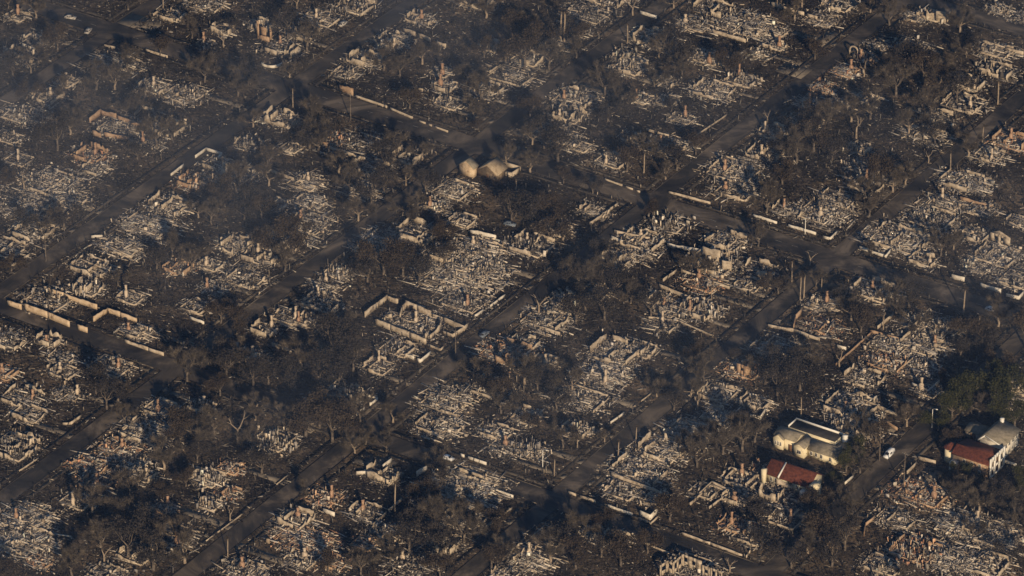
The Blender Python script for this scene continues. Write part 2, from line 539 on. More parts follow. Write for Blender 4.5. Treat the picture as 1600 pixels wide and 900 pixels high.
# fragment colours
PAL = np.array([(.50, .42, .325), (.40, .365, .325), (.62, .55, .45), (.37, .295, .215), (.44, .365, .275), (.31, .285, .26), (.25, .225, .20), (.21, .185, .16), (.34, .30, .25)])
RED = np.array([(.42, .25, .15), (.50, .33, .21), (.34, .18, .11), (.56, .43, .30)])
DRK = np.array([(.03, .029, .03), (.055, .049, .045), (.09, .078, .066), (.13, .115, .10)])


def frag_colours(k, b, red, r):
    light = r.random(k) < (.26 + .50 * b)
    col = np.where(light[:, None], PAL[r.integers(0, len(PAL), k)], DRK[r.integers(0, len(DRK), k)])
    if red:
        m = light & (r.random(k) < .5)
        col[m] = RED[r.integers(0, len(RED), m.sum())]
    return col * (.30 + .85 * r.random((k, 1)) ** .8) * (.92 + .48 * b)


def rubble_mesh(Lx, Ly, b, f, seed):
    r = np.random.default_rng(seed)
    # the mound
    nx, ny = max(6, int(Lx / .8)), max(6, int(Ly / .8))
    xs, ys = np.linspace(-.58, .58, nx) * Lx, np.linspace(-.58, .58, ny) * Ly
    XX, YY = np.meshgrid(xs, ys)
    e = np.clip(1.18 - (np.abs(XX) / (Lx * .55)) ** 3 - (np.abs(YY) / (Ly * .55)) ** 3, 0, 1)
    big = r.random((ny // 3 + 2, nx // 3 + 2))
    bi = big[np.arange(ny)[:, None] // 3, np.arange(nx)[None] // 3]
    Z = e * (.15 + .75 * bi * r.uniform(.4, 1, (ny, nx))) * (.55 + .5 * b) - .05
    XX = XX + r.normal(0, .14, XX.shape)
    YY = YY + r.normal(0, .14, YY.shape)
    V0 = np.stack([XX, YY, Z], -1).reshape(-1, 3)
    ii = (np.arange(ny - 1)[:, None] * nx + np.arange(nx - 1)[None]).ravel()
    Q0 = np.stack([ii, ii + 1, ii + nx + 1, ii + nx], -1)
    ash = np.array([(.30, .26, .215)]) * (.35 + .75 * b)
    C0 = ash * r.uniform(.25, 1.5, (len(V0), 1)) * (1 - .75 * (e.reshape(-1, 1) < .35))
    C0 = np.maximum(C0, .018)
    # fragments, most of them lying along the lines of the house's old walls and roof
    area = Lx * Ly
    k = int(area * (4.2 + 6.2 * b))
    kind = r.random(k)
    c = np.zeros((k, 3))
    c[:, 0] = np.clip(r.normal(0, .33, k), -.75, .75) * Lx
    c[:, 1] = np.clip(r.normal(0, .33, k), -.75, .75) * Ly
    fx = np.clip(((c[:, 0] / (1.16 * Lx)) + .5) * (nx - 1), 0, nx - 1).astype(int)
    fy = np.clip(((c[:, 1] / (1.16 * Ly)) + .5) * (ny - 1), 0, ny - 1).astype(int)
    gz = Z[fy, fx]
    dims = np.zeros((k, 3))
    yaw = np.where(r.random(k) < .5, 0, math.pi / 2) + r.normal(0, .22, k)
    loose = r.random(k) < .3
    yaw[loose] = r.uniform(0, math.pi, loose.sum())
    tx, ty = r.normal(0, .25, k), r.normal(0, .11, k)
    pb = .64 if 's' in f else .5
    ps = .08 if 'p' in f else .025
    m = kind < pb                                              # beams and planks
    dims[m] = np.stack([.5 + 2.9 * r.random(m.sum()) ** 2.0, r.uniform(.06, .22, m.sum()), r.uniform(.05, .16, m.sum())], -1)
    if 's' in f:
        dims[m, 0] *= 1.35
        yaw[m] = np.where(r.random(m.sum()) < .68, 0, math.pi / 2) + r.normal(0, .13, m.sum())
    m2 = (kind >= pb) & (kind < pb + .17)                       # sheets of plaster, roofing, metal
    dims[m2] = np.stack([.4 + 1.9 * r.random(m2.sum()) ** 2, r.uniform(.2, .9, m2.sum()), np.full(m2.sum(), .06)], -1)
    tx[m2] = r.normal(.3, .35, m2.sum())
    m3 = (kind >= pb + .17) & (kind < 1 - ps)                   # blocks
    s = r.uniform(.2, .78, (m3.sum(), 1)) ** 1.8
    dims[m3] = s * r.uniform(.6, 1.2, (m3.sum(), 3))
    m4 = kind >= 1 - ps                                        # upright stubs of wall, posts, pipes
    hh = r.uniform(.5, 2.1, m4.sum()) * (1.35 if 'p' in f else 1)
    dims[m4] = np.stack([.1 + 1.3 * r.random(m4.sum()) ** 2.2, r.uniform(.1, .22, m4.sum()), hh], -1)
    tx[m4] = r.normal(0, .07, m4.sum())
    ty[m4] = r.normal(0, .07, m4.sum())
    lb = m & (r.random(k) < (.055 if 's' in f else .03))
    dims[lb] = np.stack([r.uniform(3.5, 8.5, lb.sum()), r.uniform(.2, .36, lb.sum()), r.uniform(.2, .36, lb.sum())], -1)
    yaw[lb] = np.where(r.random(lb.sum()) < .8, 0, math.pi / 2) + r.normal(0, .1, lb.sum())
    tx[lb] = 0
    ty[lb] *= .5
    c[:, 2] = gz + dims[:, 2] * .35
    c[m4, 2] = gz[m4] + dims[m4, 2] * .42
    c[m, 2] = gz[m] + np.abs(np.sin(ty[m])) * dims[m, 0] * .3 + .1
    V1, Q1 = boxes(c, dims, yaw, tx, ty)
    V1 += r.normal(0, .035, V1.shape)
    fc = frag_colours(k, b, 'r' in f, r)
    fc[lb] = PAL[r.integers(0, 3, lb.sum())] * (.75 + .3 * b)
    C1 = np.repeat(fc, 8, 0)
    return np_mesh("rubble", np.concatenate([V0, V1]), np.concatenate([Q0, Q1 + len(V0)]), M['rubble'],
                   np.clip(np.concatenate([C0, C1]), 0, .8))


def ragged_wall(pts, h, thick, r, rag=.35, step=.9, gap=0.0, z0=-.2):
    """broken wall along pts (x, y): stepped, uneven crown, sometimes cut by a gap; returns an MB"""
    mb = MB()
    pts = [np.array(p, float) for p in pts]
    hcur = h * r.uniform(.75, 1)
    for i in range(len(pts) - 1):
        a, b = pts[i], pts[i + 1]
        L = np.linalg.norm(b - a)
        if L < .05:
            continue
        d = (b - a) / L
        nrm = np.array([-d[1], d[0]]) * thick / 2
        k = max(1, int(round(L / step)))
        t = np.linspace(0, 1, k + 1)
        hs = []
        for j in range(k + 1):
            if r.random() < .35:
                hcur = h * (1 - rag * r.random() ** 1.5)
            hs.append(hcur + r.uniform(-.05, .05) * h)
        run = []

        def flush(run):
            if len(run) < 2:
                return
            V, Q = [], []
            for (tt, hz) in run:
                p = a + d * tt * L
                for sx, zz in ((1, z0), (-1, z0), (-1, hz), (1, hz)):
                    q = p + nrm * sx
                    V.append((q[0], q[1], zz))
            for j in range(len(run) - 1):
                o = j * 4
                Q += [(o + e, o + (e + 1) % 4, o + 4 + (e + 1) % 4, o + 4 + e) for e in range(4)]
            e0 = (len(run) - 1) * 4
            Q += [(3, 2, 1, 0), (e0, e0 + 1, e0 + 2, e0 + 3)]
            mb.add(V, Q)
        for j in range(k + 1):
            cut = gap and 0 < j < k and r.random() < gap
            if cut:
                run.append((t[j] - .002, hs[j]))
                flush(run)
                run = []
            else:
                run.append((t[j], hs[j]))
        flush(run)
    return mb


def wall_with_holes(L, h, thick, holes):
    """upright wall along local x with rectangular openings (x0, x1, z0, z1), all real holes"""
    mb = MB()
    xs = sorted({0, L} | {e for q in holes for e in q[:2]})
    for a, b in zip(xs[:-1], xs[1:]):
        cover = sorted([(q[2], q[3]) for q in holes if q[0] <= a + 1e-6 and q[1] >= b - 1e-6])
        z = -.2
        for (c0, c1) in cover:
            if c0 > z + .01:
                mb.box(a, b, -thick / 2, thick / 2, z, c0)
            z = c1
        if h > z + .01:
            mb.box(a, b, -thick / 2, thick / 2, z, h)
    return mb


def chimney_mesh(r, h, material):
    mb = MB()
    w, d = r.uniform(1.1, 1.9), r.uniform(.7, 1.1)
    hb = h * r.uniform(.35, .5)
    mb.box(-w / 2, w / 2, -d / 2, d / 2, -.3, hb)
    s = r.uniform(.45, .62)
    V = [(-w / 2, -d / 2, hb), (w / 2, -d / 2, hb), (w / 2, d / 2, hb), (-w / 2, d / 2, hb)]
    t = hb + .7
    V += [(x * s, y * .8, t) for x, y, _ in V]
    mb.add(V, [(4, 5, 6, 7), (0, 1, 5, 4), (1, 2, 6, 5), (2, 3, 7, 6), (3, 0, 4, 7)])
    mb.box(-w / 2 * s + .01, w / 2 * s - .01, -d * .39, d * .39, t - .05, h)
    mb.box(-w / 2 * s - .1, w / 2 * s + .1, -d * .48, d * .48, h - .35, h - .1)
    return mb.mesh("chimney", material)


LOOKW = {0: 'dark ash heap', 1: 'grey rubble heap', 2: 'pale rubble heap', 3: 'bright pale rubble heap'}
for i, (u, v, w, b, f) in enumerate(RU):
    r = np.random.default_rng(100 + i)
    U = max(w, 32) / 6.6 * r.uniform(1.3, 1.65)
    Vx = max(w, 32) / 6.6 * 1.2 * r.uniform(1.25, 1.6)
    X, Y = to_xy(u, v)
    look = LOOKW[0 if b < .45 else 1 if b < .7 else 2 if b < .9 else 3]
    if 'r' in f:
        look = look.replace('pale rubble', 'pale reddish rubble').replace('grey rubble', 'rusty rubble')
    extra = ' with chimney' if 'c' in f else ' with posts' if 'p' in f else ' with walls' if 'w' in f else ' of beams' if 's' in f else ''
    t = thing("burnt_house", "%s%s, %s" % (look, extra, PLACE[i]), "burnt house", (X, Y, 0), ROT, "burnt house ruins on their lots")
    ob("rubble", rubble_mesh(Vx, U, b, f, 500 + i), t)
    wm = M['clay_wall'] if 'r' in f else (M['white_wall'] if b > .9 and r.random() < .03 else M['wall'])
    hx, hy = Vx / 2 * 1.02, U / 2 * 1.02
    corners = [(-hx, -hy), (hx, -hy), (hx, hy), (-hx, hy)]
    prob = .9 if 'w' in f else .62
    hh = r.uniform(1.6, 3.1) if 'w' in f else r.uniform(.7, 2.1)
    for s in range(4):
        if r.random() < prob:
            a, c = np.array(corners[s]), np.array(corners[(s + 1) % 4])
            t0, t1 = sorted(r.uniform(0, 1, 2))
            if t1 - t0 < .3:
                t0, t1 = .1, .75
            inset = .3
            p0, p1 = a + (c - a) * max(t0, .03), a + (c - a) * min(t1, .97)
            mb = ragged_wall([p0, p1], hh * r.uniform(.7, 1.2), .24, r, .7, .8, 0)
            ob("wall_remnant", mb.mesh("wall_remnant", wm), t)
    if r.random() < .55:
        fo = MB()
        fh = r.uniform(.35, .7)
        ex, ey = hx * .93, hy * .93
        for a0, a1, b0, b1 in ((-ex, ex, -ey - .15, -ey + .15), (-ex, ex, ey - .15, ey + .15), (-ex - .15, -ex + .15, -ey + .16, ey - .16), (ex - .15, ex + .15, -ey + .16, ey - .16)):
            fo.box(a0, a1, b0, b1, -.2, fh)
        ob("foundation", fo.mesh("foundation", wm), t)
    if r.random() < (.85 if 'w' in f else .3):
        x0 = r.uniform(-.3, .3) * Vx
        mb = ragged_wall([(x0, -hy * .7), (x0, hy * r.uniform(.2, .8))], hh, .22, r, .6, .8, 0)
        ob("inner_wall", mb.mesh("inner_wall", wm), t)
    if 'c' in f or r.random() < .32:
        cm = chimney_mesh(r, r.uniform(3.6, 5.6), M['brick'] if ('r' in f or r.random() < .35) else M['pale_brick'])
        ob("chimney", cm, t, (r.uniform(-.35, .35) * Vx, r.uniform(-.35, .35) * U, 0), r.choice([0, math.pi / 2]))


# ------------------------------------------------------------------ nearest ruin phrase for labels
RUXY = [to_xy(q[0], q[1]) for q in RU]
RUPX = [pix(*p) for p in RUXY]
USED = set()


def rel(px, py, k):
    dx, dy = px - RUPX[k][0], py - RUPX[k][1]
    if abs(dx) > abs(dy) * 1.6:
        return 'left of' if dx < 0 else 'right of'
    return 'behind' if dy < 0 else 'before'


def short(k):
    return PLACE[k].replace(' of ', ' of ').replace('the ', '')


def place_label(look, X, Y, looks=()):
    px, py = pix(X, Y)
    order = sorted(range(len(RU)), key=lambda k: (RUPX[k][0] - px) ** 2 + (RUPX[k][1] - py) ** 2)[:9]
    for lk in (look,) + tuple(looks):
        for k in order[:3]:
            s = "%s %s %s" % (lk, rel(px, py, k), short(k))
            if s not in USED and len(s.split()) <= 16:
                USED.add(s)
                return s
    for k in order:
        s = "%s %s %s" % (look, rel(px, py, k), short(k))
        if s not in USED:
            USED.add(s)
            return s
    return "%s %s %s" % (look, rel(px, py, order[0]), short(order[0]))


# ------------------------------------------------------------------ garden, boundary and retaining walls: pixel polylines along their foot
# (points, height, material, gap chance, look)
GW = [
 ([(210,182),(222,170),(240,174)],1.6,'wall',0,'pale stub wall'),
 ([(305,247),(322,235),(347,243),(338,252)],1.5,'white_wall',0,'white cornered wall'),
 ([(267,275),(287,260)],1.3,'white_wall',0,'short white wall'),
 ([(630,49),(697,75)],2.0,'wall',.08,'long pale wall'),
 ([(635,20),(658,29)],1.6,'wall',0,'short pale wall'),
 ([(530,141),(552,150)],3.2,'clay_wall',0,'tall tan wall'),
 ([(556,152),(600,167),(645,186)],1.2,'wall',.1,'long low pale wall'),
 ([(410,264),(500,298)],1.5,'wall',.12,'long pale wall'),
 ([(1000,21),(1026,30)],1.6,'white_wall',0,'short white wall'),
 ([(1113,51),(1165,67)],1.8,'wall',.06,'long pale wall'),
 ([(1010,204),(1045,215)],1.3,'wall',0,'grey wall'),
 ([(1074,222),(1135,181)],.7,'wall',.05,'low kerb wall'),
 ([(1074,222),(1080,224)],.8,'wall',0,'low wall end'),
 ([(945,281),(1000,301)],.8,'wall',.05,'low kerb wall'),
 ([(1205,9),(1277,32)],2.0,'wall',.06,'long bright wall'),
 ([(1535,67),(1570,78)],1.6,'wall',.1,'pale wall'),
 ([(1572,79),(1599,86)],1.6,'wall',.1,'pale wall'),
 ([(20,416),(48,398)],1.0,'wall',0,'low street wall'),
 ([(10,392),(45,402)],.9,'wall',0,'low grey wall'),
 ([(126,408),(146,417),(186,430)],1.3,'wall',.12,'pale cornered wall'),
 ([(143,372),(160,371)],1.3,'white_wall',0,'short white wall'),
 ([(170,388),(206,404)],1.3,'wall',.1,'pale wall'),
 ([(195,535),(232,548),(256,556)],1.5,'wall',.1,'pale wall along road'),
 ([(297,498),(319,507)],1.3,'white_wall',0,'short white wall'),
 ([(425,541),(456,551)],2.0,'wall',0,'tapered pale wall'),
 ([(735,364),(775,374)],1.8,'white_wall',0,'white wall'),
 ([(632,556),(657,567),(673,553)],1.5,'white_wall',.05,'white cornered wall'),
 ([(766,480),(789,463)],1.1,'white_wall',0,'white street wall'),
 ([(742,496),(755,487)],1.1,'white_wall',0,'short white street wall'),
 ([(922,352),(965,321)],1.3,'wall',.05,'tan street wall'),
 ([(955,372),(973,380)],1.2,'white_wall',0,'short white wall'),
 ([(960,364),(1015,376)],1.6,'wall',.05,'pale wall'),
 ([(1043,385),(1098,396)],1.6,'white_wall',.12,'white wall'),
 ([(1064,424),(1140,452)],1.2,'wall',.05,'long pale wall'),
 ([(1036,440),(1057,425)],1.6,'wall',0,'tan wall'),
 ([(1030,449),(1076,468),(1112,484)],1.7,'wall',.06,'long bright cornered wall'),
 ([(1010,497),(1060,503),(1115,527)],.9,'wall',.06,'long low wall'),
 ([(825,507),(875,524)],1.3,'wall',.04,'pale wall'),
 ([(1177,338),(1214,350)],1.2,'white_wall',0,'white retaining wall'),
 ([(1232,354),(1275,367)],1.2,'white_wall',0,'long white retaining wall'),
 ([(1286,372),(1297,375),(1308,364)],1.1,'white_wall',0,'white corner wall'),
 ([(1343,389),(1384,403),(1393,391)],1.3,'white_wall',.16,'white broken corner wall'),
 ([(1500,312),(1556,328)],1.7,'clay_wall',.04,'long tan wall'),
 ([(1487,435),(1507,440)],1.9,'white_wall',0,'short white block wall'),
 ([(1532,447),(1564,458)],1.8,'white_wall',.05,'white wall by wide road'),
 ([(1572,463),(1592,468),(1600,459)],1.5,'white_wall',.05,'white corner wall'),
 ([(1240,516),(1243,500),(1253,490)],2.6,'clay_wall',0,'tan curved wall'),
 ([(1200,511),(1240,519),(1281,533)],1.5,'wall',.06,'long pale wall'),
 ([(1308,543),(1322,547)],1.3,'white_wall',0,'short white wall'),
 ([(1371,514),(1395,495)],1.5,'wall',0,'pale wall'),
 ([(1362,521),(1306,571)],1.0,'clay_wall',.04,'brown alley wall'),
 ([(1360,520),(1410,534)],1.6,'clay_wall',.05,'tan wall'),
 ([(98,664),(110,664),(127,652)],1.2,'wall',0,'pale cornered wall'),
 ([(565,616),(590,625),(549,656)],1.3,'white_wall',.07,'white corner wall'),
 ([(557,742),(584,741)],1.7,'white_wall',.1,'white wall'),
 ([(583,746),(607,757)],1.9,'wall',.05,'tan wall'),
 ([(598,733),(612,722)],2.2,'white_wall',0,'white end wall'),
 ([(651,745),(667,735)],2.4,'white_wall',0,'white end wall'),
 ([(675,739),(700,757),(722,764)],1.2,'wall',.1,'pale cornered wall'),
 ([(720,713),(760,727)],1.3,'white_wall',.16,'white broken wall by road'),
 ([(583,822),(628,782)],1.3,'wall',.16,'broken pale wall'),
 ([(762,824),(800,796)],1.0,'wall',.06,'pale street wall'),
 ([(780,769),(802,778)],1.1,'white_wall',0,'white wall'),
 ([(505,800),(523,807)],1.8,'white_wall',0,'short white wall'),
 ([(898,604),(950,622)],1.5,'wall',.03,'long pale wall'),
 ([(954,662),(975,647)],1.0,'white_wall',.06,'white street wall'),
 ([(990,637),(1030,606)],.6,'wall',.1,'low street wall'),
 ([(955,744),(1045,778)],1.6,'wall',.03,'long pale wall'),
 ([(888,771),(937,788)],1.1,'wall',.1,'long low white wall'),
 ([(950,792),(988,806)],1.1,'white_wall',.04,'low white wall'),
 ([(1000,806),(1016,813),(1028,801)],2.6,'white_wall',0,'white corner wall'),
 ([(998,811),(1017,819),(1029,808)],.8,'wall',0,'low cream corner wall'),
 ([(1016,790),(1024,794),(1044,775)],1.6,'wall',0,'pale bent wall'),
 ([(1065,835),(1110,851),(1166,872),(1173,861)],1.0,'wall',.06,'long white boundary wall'),
 ([(1003,848),(1058,871)],.9,'wall',.05,'low pale wall'),
 ([(1093,775),(1112,757),(1140,770)],1.5,'wall',0,'grey foundation wall'),
 ([(1130,742),(1142,734),(1182,748)],1.5,'wall',.1,'pale cornered wall'),
 ([(1172,652),(1188,656),(1196,643)],1.6,'white_wall',0,'white bent wall'),
 ([(1347,627),(1413,656)],1.4,'wall',.02,'long pale wall'),
 ([(1358,630),(1370,622)],1.2,'white_wall',0,'short white wall'),
 ([(1384,661),(1402,673)],1.3,'clay_wall',0,'brown wall'),
 ([(1425,602),(1450,613),(1468,598)],1.3,'white_wall',.04,'white corner wall'),
 ([(1417,741),(1431,727)],1.5,'wall',0,'tan wall'),
 ([(1435,718),(1462,725)],1.4,'wall',.05,'pale wall'),
 ([(1320,757),(1333,746)],1.0,'white_wall',0,'short white street wall'),
 ([(1567,722),(1588,728)],1.2,'white_wall',0,'white wall'),
 ([(1350,838),(1352,822),(1366,812)],1.6,'clay_wall',0,'tan curved wall'),
 ([(1560,893),(1554,878),(1540,872)],1.6,'wall',0,'pale curved wall'),
 ([(30,737),(60,717)],.7,'wall',.05,'low street wall'),
 ([(322,846),(380,803)],.5,'wall',.05,'low street wall'),
 ([(432,758),(450,743)],.5,'wall',0,'low street wall'),
 ([(35,72),(58,80)],1.4,'white_wall',0,'short white wall'),
 ([(163,72),(180,76)],1.0,'wall',0,'low wall'),
 ([(228,80),(262,91)],1.2,'wall',.05,'pale wall by road'),
 ([(1045,302),(1110,319)],1.1,'wall',.03,'long pale wall by wide road'),
 ([(440,105),(430,103)],1.0,'wall',0,'short wall'),
 ([(655,190),(700,207)],.8,'wall',.08,'low wall by wide road'),
]
wr = np.random.default_rng(77)
for pts, h, mn, gap, look in GW:
    P = [np.array(g(*q)) for q in pts]
    c = sum(P) / len(P)
    mb = ragged_wall([q - c for q in P], h, .28, wr, .22, 1.6, gap)
    # a coping course and a footing kept in the one mesh: small stones at the foot
    thing("garden_wall", place_label(look, c[0], c[1], ('weathered ' + look, 'sooty ' + look)), "wall", (c[0], c[1], 0), 0, "garden walls left standing",
          mb.mesh("garden_wall", M[mn]))


# ------------------------------------------------------------------ roofless ruins with named walls
def wall_set(name, label, segs, mn, thick=.35):
    """segs: list of (pixel points, height, rag, gap)"""
    allp = [np.array(g(*q)) for s in segs for q in s[0]]
    c = sum(allp) / len(allp)
    t = thing(name, label, "burnt house", (c[0], c[1], 0), 0, "roofless shells of burnt buildings")
    rl = np.random.default_rng(len(USED) + len(segs))
    for pts, h, rag, gap in segs:
        mb = ragged_wall([np.array(g(*q)) - c for q in pts], h, thick, rl, rag, 1.2, gap)
        ob("wall", mb.mesh("wall", M[mn]), t)
    return t


wall_set("roofless_house", "large rectangular roofless shell of pale walls beside the third street, rubble inside",
         [([(570, 496), (588, 482), (605, 469)], 2.6, .2, 0), ([(605, 469), (622, 475)], 2.4, .35, 0),
          ([(586, 506), (610, 516), (640, 528), (666, 539)], 2.5, .1, .03), ([(668, 540), (688, 548)], 1.0, .3, 0),
          ([(634, 480), (652, 487), (673, 496)], 2.9, .15, 0), ([(693, 503), (726, 517)], 2.2, .12, 0),
          ([(716, 523), (731, 512)], 1.9, .2, 0), ([(692, 521), (708, 527), (717, 521)], 1.5, .2, 0),
          ([(664, 531), (672, 529), (688, 516), (690, 504)], 3.0, .5, .1), ([(625, 500), (629, 487), (636, 480)], 3.4, .5, .05),
          ([(601, 504), (602, 495), (612, 499)], 2.4, .5, 0), ([(688, 548), (693, 544)], 1.0, .2, 0)], 'wall')
wall_set("roofless_house", "roofless shell of tan walls at a corner of the lower road, far left",
         [([(12, 476), (34, 484)], 2.2, .15, 0), ([(39, 484), (75, 497), (109, 511)], 2.7, .12, .02), ([(122, 515), (137, 520)], 2.6, .15, 0),
          ([(69, 455), (100, 466), (152, 484)], 2.3, .25, .04), ([(146, 503), (168, 488), (188, 495), (214, 504)], 2.2, .2, 0)], 'tan_shell')
wall_set("roofless_house", "narrow roofless shell with reddish walls in upper left, left of first street",
         [([(140, 192), (158, 179)], 2.6, .15, 0), ([(158, 179), (182, 187)], 2.6, .2, 0), ([(184, 188), (233, 205)], 2.2, .2, .03),
          ([(145, 211), (158, 215)], 2.6, .3, 0), ([(163, 213), (202, 221)], 1.9, .2, .03)], 'clay_wall')
wall_set("roofless_house", "tall broken pale walls of a burnt house in the block right of the third street",
         [([(1090, 425), (1096, 415)], 4.2, .3, 0), ([(1098, 403), (1125, 413)], 5.6, .12, 0), ([(1128, 422), (1143, 424)], 4.8, .35, 0),
          ([(1096, 424), (1128, 432)], 1.5, .4, .1)], 'wall', .45)
wall_set("roofless_house", "tall slender pale wall remains standing together near the top left crossing",
         [([(402, 60), (405, 61)], 8.0, .3, 0), ([(408, 58), (416, 61)], 5.0, .8, 0), ([(422, 62), (425, 61)], 7.0, .3, 0), ([(405, 62), (421, 66)], 2.4, .8, 0)], 'clay_wall', .45)
wall_set("roofless_house", "low grey foundation rectangle beside the tall sooty chimney, below the fourth street",
         [([(1078, 790), (1112, 760)], 1.3, .15, 0), ([(1112, 760), (1138, 773)], 1.3, .15, 0), ([(1138, 773), (1108, 795)], 1.0, .3, .03)], 'wall')
wall_set("roofless_house", "tall narrow shell with two gaping sides at the top right edge",
         [([(1447, 32), (1460, 30)], 5.5, .5, 0), ([(1462, 34), (1478, 36)], 6.0, .4, .1), ([(1480, 34), (1484, 28)], 5.0, .4, 0)], 'wall', .4)

# facades with real openings
def facade(pl, pr, h, holes, mn, parent, name="facade", thick=.35):
    a, b = np.array(g(*pl)), np.array(g(*pr))
    L = np.linalg.norm(b - a)
    ang = math.atan2(b[1] - a[1], b[0] - a[0])
    hs = [(q[0] * L, q[1] * L, q[2], q[3]) for q in holes]
    mb = wall_with_holes(L, h, thick, hs)
    ox, oy = parent.location[0], parent.location[1]
    return ob(name, mb.mesh(name, M[mn]), parent, (a[0] - ox, a[1] - oy, 0), ang)


fx = g(1080, 890)
t = thing("burnt_frame_house", "two storey burnt shell with empty window holes at the bottom edge, near the lower road", "burnt house", (*fx, 0), 0,
          "roofless shells of burnt buildings")
facade((1031, 901), (1043, 893), 4.4, [(.2, .8, 1.6, 3.4)], 'wall', t)
facade((1043, 893), (1052, 898), 4.4, [(.15, .85, 1.8, 3.6)], 'wall', t)
facade((1052, 898), (1066, 886), 5.0, [(.1, .4, 1.8, 4.2), (.55, .9, 1.8, 4.2)], 'wall', t)
facade((1066, 886), (1096, 897), 5.2, [(.08, .28, 2.6, 4.4), (.5, .68, 2.4, 4.0), (.1, .3, .4, 1.8), (.55, .72, .3, 1.8)], 'wall', t)
facade((1096, 899), (1110, 904), 4.2, [(.3, .7, 1.6, 3.0)], 'wall', t)
facade((1110, 905), (1128, 912), 4.6, [(.12, .4, 1.0, 3.8), (.55, .9, 1.0, 3.8)], 'wall', t)
fx = g(1562, 376)
t = thing("arched_facade", "gabled pale house front with two dark openings standing alone by the fifth street", "burnt house", (*fx, 0), 0,
          "roofless shells of burnt buildings")
facade((1547, 374), (1578, 384), 3.2, [(.2, .38, .6, 2.3), (.52, .66, .9, 2.3)], 'wall', t)
a, b = np.array(g(1547, 374)), np.array(g(1578, 384))
L = np.linalg.norm(b - a)
mb = MB().add([(0, -.17, 3.2), (L, -.17, 3.2), (L * .45, -.17, 4.9), (0, .17, 3.2), (L, .17, 3.2), (L * .45, .17, 4.9)],
              [(0, 1, 4, 3), (1, 2, 5, 4), (2, 0, 3, 5)], [(0, 2, 1), (3, 4, 5)])
ob("gable", mb.mesh("gable", M['wall']), t, (a[0] - fx[0], a[1] - fx[1], .001), math.atan2(b[1] - a[1], b[0] - a[0]))
fx = g(1160, 583)
t = thing("burnt_tower", "short square reddish wall stub with one window hole right of the fourth street", "burnt house", (*fx, 0), 0,
          "roofless shells of burnt buildings")
facade((1151, 583), (1168, 589), 4.2, [(.35, .62, 1.8, 3.0)], 'clay_wall', t)
facade((1168, 589), (1173, 584), 5.0, [], 'clay_wall', t)
fx = g(1340, 238)
t = thing("burnt_frame_house", "open skeleton of pale posts and beams in the upper right block", "burnt house", (*fx, 0), 0, "roofless shells of burnt buildings")
facade((1331, 237), (1350, 243), 3.4, [(.08, .3, .3, 2.9), (.4, .62, .3, 2.9), (.7, .93, .3, 2.9)], 'wall', t, thick=.25)
facade((1331, 237), (1340, 230), 3.4, [(.1, .45, .3, 2.9), (.55, .9, .3, 2.9)], 'wall', t, thick=.25)
fx = g(1334, 86)
t = thing("arched_facade", "pale curved arch of wall standing on rubble near the top right", "burnt house", (*fx, 0), 0, "roofless shells of burnt buildings")
mb = MB()
N = 14
for k in range(N):
    a0, a1 = math.pi * k / N, math.pi * (k + 1) / N
    V = []
    for yy in (-.25, .25):
        for (rad, an) in ((1.5, a0), (2.1, a0), (2.1, a1), (1.5, a1)):
            V.append((rad * math.cos(an), yy, 2.0 + rad * math.sin(an)))
    mb.add(V, [(0, 1, 2, 3), (7, 6, 5, 4), (1, 5, 6, 2), (0, 3, 7, 4)] + ([(0, 4, 5, 1)] if k == 0 else []) + ([(3, 2, 6, 7)] if k == N - 1 else []))
ob("arch", mb.mesh("arch", M['wall']), t, (0, 0, 0), ROT)
mb = MB().box(1.5, 2.1, -.25, .25, -.2, 2.0)
ob("pier", mb.mesh("pier", M['wall']), t, (0, 0, 0), ROT)
mb = MB().box(-2.1, -1.5, -.25, .25, -.2, 2.0)
ob("pier", mb.mesh("pier", M['wall']), t, (0, 0, 0), ROT)
# curved garden bench wall, seen as a pale crescent
mb = MB()
N = 16
for k in range(N):
    a0, a1 = math.pi * (1.12 + .76 * k / N), math.pi * (1.12 + .76 * (k + 1) / N)
    V = [(rad * math.cos(an), rad * math.sin(an), z) for z in (-.2, 1.1) for rad, an in ((4.1, a0), (4.5, a0), (4.5, a1), (4.1, a1))]
    mb.add(V, [(0, 1, 2, 3)[::-1], (4, 5, 6, 7), (1, 2, 6, 5), (3, 0, 4, 7)] + ([(0, 1, 5, 4)] if k == 0 else []) + ([(2, 3, 7, 6)] if k == N - 1 else []))
thing("curved_wall", "white crescent garden wall by the wide road at the upper left crossing", "wall", (*g(425, 98), 0), 0, None,
      mb.mesh("curved_wall", M['white_wall']))


